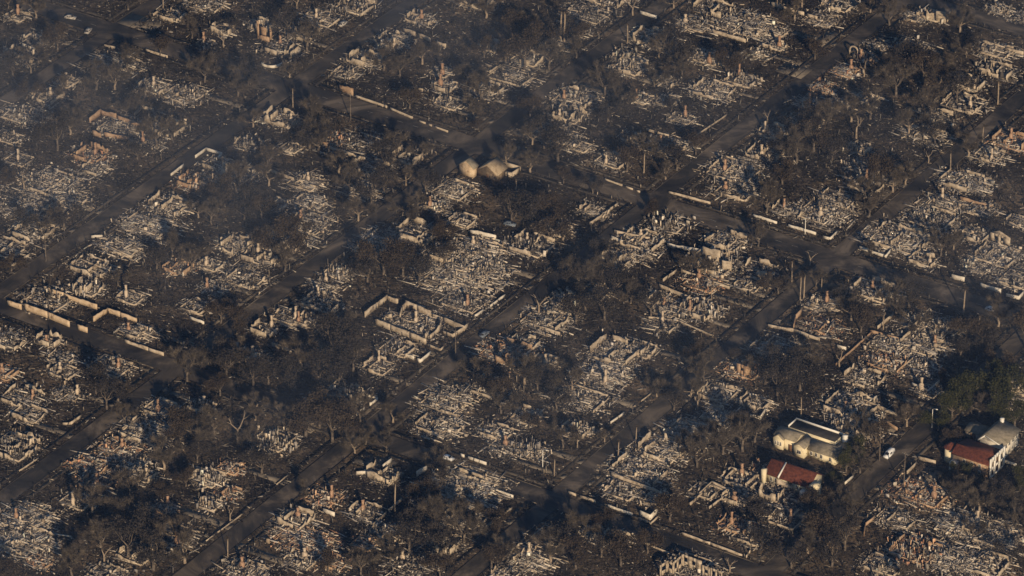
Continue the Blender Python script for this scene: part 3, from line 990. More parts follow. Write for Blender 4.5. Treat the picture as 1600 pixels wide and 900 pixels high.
# ------------------------------------------------------------------ houses that survived
def gable_parts(root, x0, x1, y0, y1, h, rise, axis, wm, rm, over=.45, z0=-.2, part="wall", fr=.5):
    mb = MB().box(x0, x1, y0, y1, z0, h)
    if axis == 'x':
        ym = (y0 + y1) / 2
        e = .03
        V = [(x0 + e, y0 + e, h), (x1 - e, y0 + e, h), (x1 - e, y1 - e, h), (x0 + e, y1 - e, h), (x0 + e, ym, h + rise), (x1 - e, ym, h + rise)]
        mb.add(V, [(0, 1, 5, 4), (2, 3, 4, 5)], [(0, 4, 3), (1, 2, 5)])
        sl = rise / ((y1 - y0) / 2)
        R = [(x0 - over, y0 - over, h - over * sl), (x1 + over, y0 - over, h - over * sl), (x1 + over, ym, h + rise), (x0 - over, ym, h + rise),
             (x1 + over, y1 + over, h - over * sl), (x0 - over, y1 + over, h - over * sl)]
    else:
        xm = x0 + (x1 - x0) * fr
        e = .03
        V = [(x0 + e, y0 + e, h), (x1 - e, y0 + e, h), (x1 - e, y1 - e, h), (x0 + e, y1 - e, h), (xm, y0 + e, h + rise), (xm, y1 - e, h + rise)]
        mb.add(V, [(1, 2, 5, 4), (3, 0, 4, 5)], [(0, 1, 4), (2, 3, 5)])
        sl, s2 = rise / (x1 - xm), rise / (xm - x0)
        R = [(x0 - over, y0 - over, h - over * s2), (x0 - over, y1 + over, h - over * s2), (xm, y1 + over, h + rise), (xm, y0 - over, h + rise),
             (x1 + over, y1 + over, h - over * sl), (x1 + over, y0 - over, h - over * sl)]
        R = [R[0], R[1], R[2], R[3], R[4], R[5]]
    ob(part, mb.mesh(part, wm), root)
    rb = MB()
    th = .22
    V = [(x, y, z + .04) for x, y, z in R] + [(x, y, z + .04 + th) for x, y, z in R]
    Q = [(0, 1, 2, 3), (3, 2, 4, 5), (6, 7, 8, 9), (9, 8, 10, 11), (0, 1, 7, 6), (5, 4, 10, 11), (0, 3, 9, 6), (3, 5, 11, 9), (1, 2, 8, 7), (2, 4, 10, 8)]
    rb.add(V, Q)
    return ob("roof", rb.mesh("roof", rm), root)


def tile_ridges(x0, x1, ylo, yhi, zlo, zhi, k):
    """raised rows of tiles running down a slope, as one mesh builder"""
    mb = MB()
    for i in range(k):
        x = x0 + (x1 - x0) * (i + .5) / k
        mb.tube([(x, ylo, zlo), (x, yhi, zhi)], [.12, .12], 5, False)
    return mb


def window(root, x, y, z, w, h, face, arched=False):
    """window with frame, glass and sill on a wall facing '-y' or '+x'"""
    fr, gl, si = MB(), MB(), MB()
    t = .09

    def bx(m, a0, a1, z0, z1, d0, d1):
        if face == '-y':
            m.box(x + a0, x + a1, y - d1, y - d0, z0, z1)
        else:
            m.box(x + d0, x + d1, y + a0, y + a1, z0, z1)
    bx(gl, -w / 2, w / 2, z, z + h, -.05, .012)
    bx(fr, -w / 2 - t, -w / 2, z, z + h, -.02, .07)
    bx(fr, w / 2, w / 2 + t, z, z + h, -.02, .07)
    bx(fr, -w / 2 - t, w / 2 + t, z + h, z + h + t, -.02, .07)
    bx(fr, -.035, .035, z, z + h, .0, .04)
    bx(si, -w / 2 - .16, w / 2 + .16, z - .1, z, -.02, .14)
    o = ob("window", gl.mesh("window", M['glass']), root)
    ob("frame", fr.mesh("frame", M['trim']), o)
    ob("sill", si.mesh("sill", M['trim']), o)
    if arched:
        N = 8
        V = [(0, 0)] + [(w / 2 * math.cos(math.pi * k / N), w / 2 * math.sin(math.pi * k / N)) for k in range(N + 1)]
        ar = MB()
        if face == '-y':
            P = [(x + a, y - .015, z + h + t + b) for a, b in V]
        else:
            P = [(x + .015, y + a, z + h + t + b) for a, b in V]
        ar.add(P, None, [(0, k, k + 1) for k in range(1, N + 1)])
        ob("arch_light", ar.mesh("arch_light", M['glass']), o)
    return o


def door(root, x, y, w, h, face):
    m, hd = MB(), MB()
    if face == '-y':
        m.box(x - w / 2, x + w / 2, y - .06, y + .05, 0, h)
        hd.box(x + w * .35, x + w * .35 + .07, y - .13, y - .06, 1, 1.15)
    else:
        m.box(x - .05, x + .06, y - w / 2, y + w / 2, 0, h)
        hd.box(x + .06, x + .13, y + w * .35, y + w * .35 + .07, 1, 1.15)
    o = ob("door", m.mesh("door", M['door']), root)
    ob("handle", hd.mesh("handle", M['metal']), o)
    return o


def simple_chimney(root, x, y, h, mt, w=1.0):
    m = MB().box(x - w / 2, x + w / 2, y - w * .4, y + w * .4, 1.0, h)
    m.box(x - w / 2 - .1, x + w / 2 + .1, y - w * .4 - .1, y + w * .4 + .1, h - .5, h - .25)
    return ob("chimney", m.mesh("chimney", mt), root)


# cream house with grey roofs
hx, hy = g(1208, 697)
R1 = thing("cream_house", "surviving long cream house with grey roofs, behind the red tiled one left of fifth street", "house", (hx, hy, 0), ROT, "houses that survived the fire")
gable_parts(R1, 0, 8.6, .6, 6.6, 4.3, 1.3, 'x', M['cream_wall'], M['grey_roof'], .25)
gable_parts(R1, 0.2, 4.2, -.5, .59, 4.0, 1.5, 'y', M['cream_wall'], M['grey_roof'], .12)
gable_parts(R1, 8.8, 13.0, -1.2, 5.5, 3.9, 1.1, 'y', M['cream_wall'], M['grey_roof'], .15)
gable_parts(R1, 13.2, 24.2, .8, 7.4, 3.1, 1.7, 'x', M['cream_wall'], M['grey_roof'], .4)
gable_parts(R1, 20.4, 25.4, 3.6, 10.6, 2.9, 1.2, 'y', M['cream_wall'], M['grey_roof'], .3)
mb = MB().box(1.5, 20.2, 7.5, 13.2, -.2, 4.4)
ob("wall", mb.mesh("wall", M['cream_wall']), R1)
mb = MB().box(1.7, 20.0, 7.7, 13.0, 4.4, 4.46)
ob("roof", mb.mesh("roof", M['dark_roof']), R1)
mb = MB().box(1.5, 20.2, 12.9, 13.2, 4.402, 5.2).box(1.5, 1.8, 7.5, 12.9, 4.402, 5.1)
ob("parapet", mb.mesh("parapet", M['trim']), R1)
for x in (1.2, 2.2, 3.2):
    window(R1, x, -.5, 1.5, .55, 1.4, '-y')
door(R1, 6.4, .6, 1.5, 2.5, '-y')
window(R1, 10.9, -1.2, 1.3, 1.5, 1.3, '-y')
for x in (14.6, 16.6, 18.6, 22.2):
    window(R1, x, .8, 1.0, .9, 1.4, '-y')
for y in (2.6, 5.4):
    window(R1, 24.2 if y < 3.4 else 25.4, y, 1.0, .9, 1.3, '+x')
window(R1, 25.4, 8.4, 1.0, .9, 1.3, '+x')
simple_chimney(R1, 22.5, 10.4, 6.6, M['trim'], 1.5)
# red tiled house
hx, hy = g(1196, 752)
R2 = thing("red_roof_house", "surviving cream house with plain red tiled gable roof, in front of the grey roofed one", "house", (hx, hy, 0), ROT, "houses that survived the fire")
gable_parts(R2, 0, 17, 0, 9, 3.6, 2.9, 'x', M['cream_wall'], M['red_tile'], .5)
ob("roof_tiles", tile_ridges(-.4, 17.4, -.4, 4.4, 3.57, 6.7, 40).mesh("roof_tiles", M['red_tile']), R2)
mb = MB()
mb.add([(5.0, -.6, 3.3), (5.5, -.6, 3.3), (5.5, 4.6, 6.6), (5.0, 4.6, 6.6), (5.0, -.6, 4.0), (5.5, -.6, 4.0), (5.5, 4.6, 7.15), (5.0, 4.6, 7.15)], BOXQ)
ob("parapet", mb.mesh("parapet", M['trim']), R2)
mb = MB().box(-.9, .6, -1.6, -.01, -.2, 5.4)
ob("wall", mb.mesh("wall", M['cream_wall']), R2)
mb = MB().box(17.6, 20.4, -1.0, 2.2, -.2, 5.2)
ob("tower", mb.mesh("tower", M['cream_wall']), R2)
mb = MB().box(14.8, 17.5, -2.4, -.52, -.2, 2.6)
ob("porch", mb.mesh("porch", M['trim']), R2)
for x in (2.2, 4.0, 7.0, 9.6, 12.4):
    window(R2, x, 0, 1.0, .9, 1.5, '-y')
door(R2, 14, 0, 1.1, 2.2, '-y')
window(R2, 19.0, -1.0, 2.6, .8, 1.2, '-y')
window(R2, 20.4, .6, 2.6, .8, 1.2, '+x')
# red roofed house with arched loggia, far right
hx, hy = g(1544, 748)
R3 = thing("red_roof_house", "surviving red roofed house with cream arched end wall, right of the fifth street", "house", (hx, hy, 0), ROT, "houses that survived the fire")
mb = MB().box(-14, -.5, 0, 10.4, -.2, 5.4)
ob("wall", mb.mesh("wall", M['clay_wall']), R3)
rb = MB()
rv = [(-14.4, -.6, 5.2), (.2, -.6, 5.2), (.2, 3.2, 7.2), (-14.4, 3.2, 7.2), (.2, 11, 5.0), (-14.4, 11, 5.0)]
rb.add([(x, y, z + .25) for x, y, z in rv] + [(x, y, z + .5) for x, y, z in rv],
       [(0, 1, 2, 3), (3, 2, 4, 5), (6, 7, 8, 9), (9, 8, 10, 11), (0, 1, 7, 6), (5, 4, 10, 11), (0, 3, 9, 6), (3, 5, 11, 9), (1, 2, 8, 7), (2, 4, 10, 8)])
ob("roof", rb.mesh("roof", M['red_tile']), R3)
ob("roof_tiles", tile_ridges(-14.3, 0, -.5, 3.1, 5.78, 7.68, 34).mesh("roof_tiles", M['red_tile']), R3)
wa = wall_with_holes(10.8, 7.8, .4, [(1.2, 2.9, .3, 2.9), (4.2, 6.4, .3, 3.1), (7.7, 9.5, .3, 2.9), (1.3, 3.0, 3.8, 6.0), (4.2, 6.4, 3.8, 6.5), (7.6, 9.3, 3.8, 6.0)])
ob("loggia", wa.mesh("loggia", M['trim']), R3, (.42, 0, 0), math.pi / 2)
mb = MB().prism([(-16.5 + 2.2 * math.cos(2 * math.pi * k / 16), 3.5 + 2.2 * math.sin(2 * math.pi * k / 16)) for k in range(16)], -.2, 5.3)
tw = ob("turret", mb.mesh("turret", M['cream_wall']), R3)
mb = MB().tube([(-16.5, 3.5, 5.31), (-16.5, 3.5, 7.2)], [2.6, .1], 16)
ob("turret_roof", mb.mesh("turret_roof", M['red_tile']), tw)
mb = MB().box(-14, -11.5, -2.4, -.01, -.2, 3.2)
pr = ob("porch", mb.mesh("porch", M['trim']), R3)
for x in (-9.5, -6.5, -3.5):
    window(R3, x, 0, 3.1, .9, 1.4, '-y')
    window(R3, x, 0, .6, .9, 1.4, '-y')
# grey roofed house behind it
hx, hy = g(1564, 722)
R4 = thing("grey_roof_house", "surviving house with broad grey gable roof and white bargeboards at right edge", "house", (hx, hy, 0), ROT, "houses that survived the fire")
gable_parts(R4, -9, 0, 1, 12.5, 6.2, 2.0, 'y', M['white_wall'], M['grey_roof'], .6, fr=.24)
bb = MB()
for sx, x0, x1 in ((1, -9.62, -6.84), (-1, .62, -6.84)):
    V = []
    for yy in (.28, .38):
        zz = 5.5 if sx > 0 else 5.9
        V += [(x0, yy, zz - .45), (x1, yy, 7.9), (x1, yy, 8.4), (x0, yy, zz + .2)]
    bb.add(V, [(0, 1, 2, 3), (7, 6, 5, 4), (0, 4, 5, 1), (3, 2, 6, 7), (0, 3, 7, 4), (1, 5, 6, 2)])
ob("bargeboard", bb.mesh("bargeboard", M['trim']), R4)
for y in (3.2, 5.6, 8.2, 10.8):
    window(R4, 0, y, 4.0, 1.3, 1.4, '+x')
    window(R4, 0, y, 1.0, 1.3, 1.4, '+x')
door(R4, -4.5, 1, 1.1, 2.2, '-y')
window(R4, -2.2, 1, 1.4, 1.1, 1.3, '-y')
window(R4, -6.8, 1, 1.4, 1.1, 1.3, '-y')
simple_chimney(R4, -6.2, 11.6, 9.6, M['trim'], 1.2)
hx, hy = g(1508, 682)
R5 = thing("garden_shed", "small grey roofed outbuilding behind the arched red roofed house", "shed", (hx, hy, 0), ROT)
gable_parts(R5, 0, 6, 0, 6, 2.6, 1.2, 'x', M['wall'], M['grey_roof'], .35)
door(R5, 3, 0, 2.2, 2.1, '-y')
# tan hipped building by the wide road
hx, hy = g(719, 274)
R6 = thing("tan_house", "tan house with two smoke stained gabled roofs standing beside the wide road, upper middle", "house", (hx, hy, 0), ROT, "houses that survived the fire")


def hip(root, x0, x1, y0, y1, h, rise, inset, wm, rm):
    ob("wall", MB().box(x0, x1, y0, y1, -.2, h).mesh("wall", wm), root)
    o = .5
    xm0, xm1, ym = x0 + inset, x1 - inset, (y0 + y1) / 2
    V = [(x0 - o, y0 - o, h + .01), (x1 + o, y0 - o, h + .01), (x1 + o, y1 + o, h + .01), (x0 - o, y1 + o, h + .01), (xm0, ym, h + rise), (xm1, ym, h + rise)]
    ob("roof", MB().add(V, [(0, 1, 5, 4), (2, 3, 4, 5), (3, 2, 1, 0)], [(1, 2, 5), (3, 0, 4)]).mesh("roof", rm), root)


gable_parts(R6, -1.0, 5.4, 1, 4.0, 4.0, 2.4, 'y', M['tan_shell'], M['grey_roof'], .35)
gable_parts(R6, 6.0, 14.6, 3, 10.0, 3.0, 3.0, 'y', M['tan_wall'], M['tan_roof'], .35)
door(R6, 10.3, 3, 1.2, 2.1, '-y')
cx, cy = g(793, 268)
cw = MB()
for a0, a1, b0, b1 in ((-4, 4, -3.2, -2.7), (-4, 4, 2.7, 3.2), (-4, -3.5, -2.69, 2.69), (3.5, 4, -2.69, 2.69)):
    cw.box(a0, a1, b0, b1, -.2, 1.9)
t = thing("courtyard_wall", "small square pale courtyard wall round brown earth, right of the tan gabled house", "wall", (cx, cy, 0), ROT, None,
          cw.mesh("courtyard_wall", M['wall']))


# ------------------------------------------------------------------ cars
def car_body_mesh(L, Wd, Hc, material, van=False):
    """one closed shell: side profile swept across the width with tumblehome"""
    z0 = .28
    if van:
        prof = [(-L / 2, z0), (-L / 2, .95), (-L / 2 + .1, Hc * .96), (-L / 2 + .5, Hc), (L * .18, Hc), (L * .34, 1.12), (L / 2 - .12, .98), (L / 2, .8), (L / 2, z0)]
    else:
        prof = [(-L / 2, z0), (-L / 2, .82), (-L * .42, .95), (-L * .30, Hc * .95), (-L * .18, Hc), (L * .08, Hc), (L * .24, .98), (L * .45, .86), (L / 2, .7), (L / 2, z0)]
    k = len(prof)
    V = []
    for s, ins in ((-1, 0), (1, 0)):
        for x, z in prof:
            nar = .0 if z < 1.0 else .16 * (z - 1.0) / (Hc - 1.0 + 1e-6)
            V.append((x, s * (Wd / 2 - nar), z))
    Q = [(i, (i + 1) % k, k + (i + 1) % k, k + i) for i in range(k)]
    T = [(0, i + 1, i) for i in range(1, k - 1)] + [(k, k + i, k + i + 1) for i in range(1, k - 1)]
    return MB().add(V, Q, T).mesh("body", material)


def car(label, px, py, heading, paint, van=False, burnt=False):
    X, Y = g(px, py)
    L, Wd, Hc = (5.2, 2.0, 2.0) if van else (4.6, 1.85, 1.48)
    t = thing("parked_van" if van else "parked_car", label, "van" if van else "car", (X, Y, .012), heading, "vehicles parked in the streets")
    ob("body", car_body_mesh(L, Wd, Hc, paint, van), t)
    gm_ = M['rubber'] if burnt else M['glass']
    # windscreen, rear and side windows proud of the shell
    if van:
        ws = [(L * .20, Hc - .12), (L * .33, 1.2)]
        sides = [(-L * .1, L * .17, 1.15, Hc - .25)]
        rear = None
    else:
        ws = [(L * .095, Hc - .06), (L * .225, 1.04)]
        sides = [(-L * .26, -L * .08, 1.0, Hc - .12), (-L * .06, L * .10, 1.0, Hc - .12)]
        rear = [(-L * .305, Hc * .93), (-L * .405, 1.0)]
    for pr_, nm in ((ws, "windscreen"), (rear, "rear_window")):
        if pr_ is None:
            continue
        (xa, za), (xb, zb) = pr_
        s = 1 if xb > xa else -1
        ob(nm, MB().add([(xa + .03 * s, -.66, za + .03), (xa + .03 * s, .66, za + .03), (xb + .03 * s, .74, zb + .03), (xb + .03 * s, -.74, zb + .03)],
                        [(0, 1, 2, 3)]).mesh(nm, gm_), t)
    for a0, a1, z0, z1 in sides:
        for s in (-1, 1):
            y0, y1 = s * (Wd / 2 - .02 + .01), s * (Wd / 2 - .13 + .012)
            ob("side_window", MB().add([(a0, y0, z0), (a1, y0, z0), (a1 - .08, y1, z1), (a0 + .08, y1, z1)], [(0, 1, 2, 3)]).mesh("side_window", gm_), t)
    for x in (-L * .31, L * .31):
        for s in (-1, 1):
            wb = MB().tube([(x, s * (Wd / 2 - .2), .33), (x, s * (Wd / 2 + .02), .33)], [.33, .33], 14)
            wo = ob("wheel", wb.mesh("wheel", M['rubber']), t)
            rb_ = MB().tube([(x, s * (Wd / 2 - .02), .33), (x, s * (Wd / 2 + .035), .33)], [.2, .19], 10)
            ob("rim", rb_.mesh("rim", M['metal']), wo)
    for s in (-1, 1):
        ob("headlight", MB().box(L / 2 - .06, L / 2 + .02, s * .68 - .17, s * .68 + .17, .58, .72).mesh("headlight", M['metal']), t)
        ob("mirror", MB().box(L * .17, L * .22, s * (Wd / 2 + .02) - .08, s * (Wd / 2 + .02) + .08, 1.0, 1.14).mesh("mirror", paint), t)
    return t


HA = math.pi / 2 - AL        # heading up along the diagonal streets
HB = -AL                     # heading right along the cross streets
car("white van parked at the kerb of the fifth street near the cream house", 1389, 712, HA + math.pi, M['paint'], True)
car("white car on the lower cross road between third and fourth streets", 700, 718, HB, M['paint'])
car("pale burnt car slewed on the road at the top left corner", 138, 50, HA + .3, M['ash_paint'], False, True)
car("small pale car beside the top left road, left of the slewed one", 110, 29, HB + .3, M['ash_paint'], False, True)
car("whitish burnt car on the street at the top, left of centre", 536, 39, HA, M['ash_paint'], False, True)
car("white car behind the wide road at the right edge", 1549, 486, HB, M['paint'])
car("blue grey burnt car on the third street beside the large roofless shell", 757, 524, HA, M['blue_paint'], False, True)
car("blue grey car in the dark yard below the tan gabled house", 797, 352, HB + .2, M['blue_paint'])


# ------------------------------------------------------------------ driveways and bare slabs
dr = MB()
dr_r = random.Random(9)
for (u, v, w, b, f) in RU:
    if b < .5 or dr_r.random() < .35:
        continue
    a = min(AR, key=lambda k: abs(v - k))
    s = 1 if v > a else -1
    v0 = a + s * (AH + .32)
    v1 = v - s * 2
    uu = u + dr_r.choice((-1, 1)) * (w / 6.6 * .5 + .5)
    if abs(uu - 81.7) < 11 or abs(uu + 110.5) < 9 or abs(v1 - v0) > 30:
        continue
    wd = dr_r.uniform(1.1, 1.8)
    # butt against the raised walk rather than pass through it
    segs = [(AH + .32, AH + 2.38), (AH + 3.92, abs(v1 - a))]
    for o0, o1 in segs:
        if o1 > o0:
            x0, x1 = sorted((a + s * o0, a + s * o1))
            dr.box(x0, x1, uu - wd, uu + wd, -.2, .05 + dr_r.uniform(0, .02))
struct("driveway", dr.mesh("driveway", M['drive']), rz=ROT)
sb = MB()
for px, py, lx, ly in ((585, 722, 14, 8), (220, 36, 16, 10), (1240, 110, 12, 9), (1500, 318, 9, 7), (1290, 60, 5, 14), (1450, 745, 7, 10), (470, 660, 14, 8)):
    uu, vv = puv(px, py)
    sb.box(vv - lx / 2, vv + lx / 2, uu - ly / 2, uu + ly / 2, -.2, .09)
struct("bare_slab", sb.mesh("bare_slab", M['drive']), rz=ROT)


# ------------------------------------------------------------------ trees
def branch(mb, p, d, L, r0, depth, rnd, tips, k=5):
    pts, rad = [p], [r0]
    q, dd = Vector(p), Vector(d)
    seg = 3
    for i in range(seg):
        dd = (dd + Vector((rnd.gauss(0, .16), rnd.gauss(0, .16), rnd.gauss(.05, .1)))).normalized()
        q = q + dd * L / seg
        pts.append(tuple(q))
        rad.append(r0 * (1 - .5 * (i + 1) / seg))
    mb.tube(pts, rad, k if depth > 1 else 4, depth == 0)
    tips.append((tuple(q), tuple(dd), L))
    tips.append((pts[2], tuple(dd), L))
    if depth > 0:
        for _ in range(rnd.choice((2, 3, 3))):
            a = rnd.uniform(0, 2 * math.pi)
            sp = rnd.uniform(.45, .95)
            o = dd.orthogonal().normalized()
            nd = (dd * math.cos(sp) + (o * math.cos(a) + dd.cross(o) * math.sin(a)) * math.sin(sp))
            nd = (nd + Vector((0, 0, .12))).normalized()
            branch(mb, tuple(q), nd, L * rnd.uniform(.55, .8), rad[-1] * .8, depth - 1, rnd, tips, k)


def leaf_cloud(pts, spread, k, size, r, flat=1.0):
    """k small leaf quads scattered in clumps round the points"""
    pts = np.array(pts)
    # clumps of uneven weight leave gaps in the crown
    wgt = r.random(len(pts)) ** 1.6 + .04
    idx = r.choice(len(pts), k, p=wgt / wgt.sum())
    c = pts[idx] + r.normal(0, 1, (k, 3)) * spread * np.array([1, 1, .8])
    a = r.normal(0, 1, (k, 3))
    a /= np.linalg.norm(a, axis=1)[:, None]
    b = np.cross(a, r.normal(0, 1, (k, 3)))
    b /= np.linalg.norm(b, axis=1)[:, None]
    s = size * r.uniform(.5, 1.5, (k, 1))
    a, b = a * s, b * s * .55
    V = np.stack([c - a, c + b * .9, c + a, c - b * .9], 1).reshape(-1, 3)
    V[:, 2] = np.maximum(V[:, 2], .05)
    Q = np.arange(k * 4).reshape(k, 4)
    return V, Q


def twig_cloud(tips, k, L, wd, r):
    P = np.array([t[0] for t in tips])
    Dv = np.array([t[1] for t in tips])
    idx = r.integers(0, len(P), k)
    d = Dv[idx] * .6 + r.normal(0, .6, (k, 3)) + np.array([0, 0, .25])
    d /= np.linalg.norm(d, axis=1)[:, None]
    l = L * r.uniform(.4, 1.4, (k, 1))
    p0 = P[idx] - d * l * .15 + r.normal(0, .12, (k, 3))
    sd_ = np.cross(d, r.normal(0, 1, (k, 3)))
    sd_ /= np.linalg.norm(sd_, axis=1)[:, None]
    p1 = p0 + d * l * .55 + r.normal(0, .12, (k, 3))
    p2 = p0 + d * l
    V = np.stack([p0 - sd_ * wd, p0 + sd_ * wd, p1 + sd_ * wd * .7, p1 - sd_ * wd * .7, p2], 1).reshape(-1, 3)
    o = np.arange(k) * 5
    Q = np.stack([o, o + 1, o + 2, o + 3], -1)
    T = np.stack([o + 3, o + 2, o + 4], -1)
    return V, Q, T


PROTO = {}


def make_tree(kind, seed):
    rnd = random.Random(seed)
    r = np.random.default_rng(seed)
    tips, tr = [], MB()
    out = {}
    if kind in ('bare', 'brown', 'ashen', 'green'):
        h = rnd.uniform(2.0, 3.2)
        tr.tube([(0, 0, -.4), (rnd.gauss(0, .1), rnd.gauss(0, .1), h * .5), (rnd.gauss(0, .25), rnd.gauss(0, .25), h)], [.42, .32, .27], 7)
        top = (rnd.gauss(0, .1), rnd.gauss(0, .1), h - .15)
        nb = rnd.choice((3, 4, 5))
        for i in range(nb):
            a = 2 * math.pi * (i + rnd.uniform(-.25, .25)) / nb
            el = rnd.uniform(.5, 1.15)
            d = (math.cos(a) * math.cos(el), math.sin(a) * math.cos(el), math.sin(el))
            branch(tr, top, d, rnd.uniform(2.2, 3.4), .19, 2, rnd, tips)
        out['trunk'] = tr.mesh("trunk", M['pale_bark'] if (kind == 'bare' and seed % 3 == 0) else M['bark'])
        if kind == 'bare':
            V, Q, T = twig_cloud(tips, 3400, 1.6, .032, r)
            out['crown'] = np_mesh("crown", V, Q, M['twig'], None, T)
        else:
            P = [t_[0] for t_ in tips]
            V, Q = leaf_cloud(P, .66, 3700 if kind != 'ashen' else 2100, .22, r)
            m_ = {'brown': 'brown_leaf', 'ashen': 'grey_leaf', 'green': 'green_leaf'}[kind]
            out['crown'] = np_mesh("crown", V, Q, M[m_])
    elif kind == 'conifer':
        h = 13
        tr.tube([(0, 0, -.4), (.1, 0, h * .5), (0, .1, h)], [.3, .2, .04], 6)
        P = []
        for i in range(170):
            z = rnd.uniform(1.2, h)
            rad = (1 - z / h) ** .8 * 2.3 + .15
            a = rnd.uniform(0, 2 * math.pi)
            q = rad * rnd.uniform(.3, 1) ** .6
            P.append((q * math.cos(a), q * math.sin(a), z - q * .2))
            if i % 3 == 0:
                tr.tube([(0, 0, z), P[-1]], [.06, .02], 4)
        out['trunk'] = tr.mesh("trunk", M['bark'])
        V, Q = leaf_cloud(P, .3, 4200, .26, r)
        out['crown'] = np_mesh("crown", V, Q, M['grey_leaf'])
    elif kind == 'palm':
        h = rnd.uniform(9, 11.5)
        tr.tube([(0, 0, -.4), (.12, .05, h * .4), (.2, -.05, h * .75), (.3, .0, h)], [.30, .22, .2, .17], 8)
        out['trunk'] = tr.mesh("trunk", M['pale_bark'])
        cr = MB()
        for i in range(22):
            a = rnd.uniform(0, 2 * math.pi)
            el = rnd.uniform(-1.1, .9)
            L = rnd.uniform(.9, 1.8)
            pts = [(.3, 0, h - .1)]
            for s in (1, 2, 3):
                pts.append((.3 + math.cos(a) * math.cos(el) * L * s / 3, math.sin(a) * math.cos(el) * L * s / 3, h - .1 + math.sin(el) * L * s / 3 - .12 * s * s * L / 3))
            cr.tube(pts, [.06, .09, .06, .02], 4)
        out['crown'] = cr.mesh("crown", M['brown_leaf'])
    elif kind == 'snag':
        h = rnd.uniform(2.5, 4)
        tr.tube([(0, 0, -.4), (rnd.gauss(0, .1), 0, h * .5), (0, 0, h)], [.36, .28, .24], 7)
        for i in range(rnd.choice((2, 3))):
            a = rnd.uniform(0, 2 * math.pi)
            d = (math.cos(a) * .6, math.sin(a) * .6, .8)
            branch(tr, (0, 0, h - .1), d, rnd.uniform(1.8, 3), .2, 1, rnd, tips)
        out['trunk'] = tr.mesh("trunk", M['pale_bark'])
    return out


KINDS = {'bare': 5, 'brown': 5, 'ashen': 5, 'green': 3, 'palm': 3, 'snag': 4}
for kd, nv in KINDS.items():
    PROTO[kd] = [make_tree(kd, 31 * (i + 1) + len(kd) * 7) for i in range(nv)]
TCAT = {'bare': 'bare tree', 'brown': 'scorched tree', 'ashen': 'burnt tree', 'green': 'tree', 'conifer': 'conifer', 'palm': 'palm tree', 'snag': 'dead trunk'}
TINFO = {'bare': ("bare_tree", "bare charred tree"), 'brown': ("scorched_tree", "brown scorched tree"), 'ashen': ("burnt_tree", "dark burnt tree"),
         'green': ("garden_tree", "dull green tree"), 'conifer': ("burnt_conifer", "narrow dark conifer"), 'palm': ("burnt_palm", "tall burnt palm trunk"),
         'snag': ("dead_trunk", "pale forked dead trunk")}
TREES = []
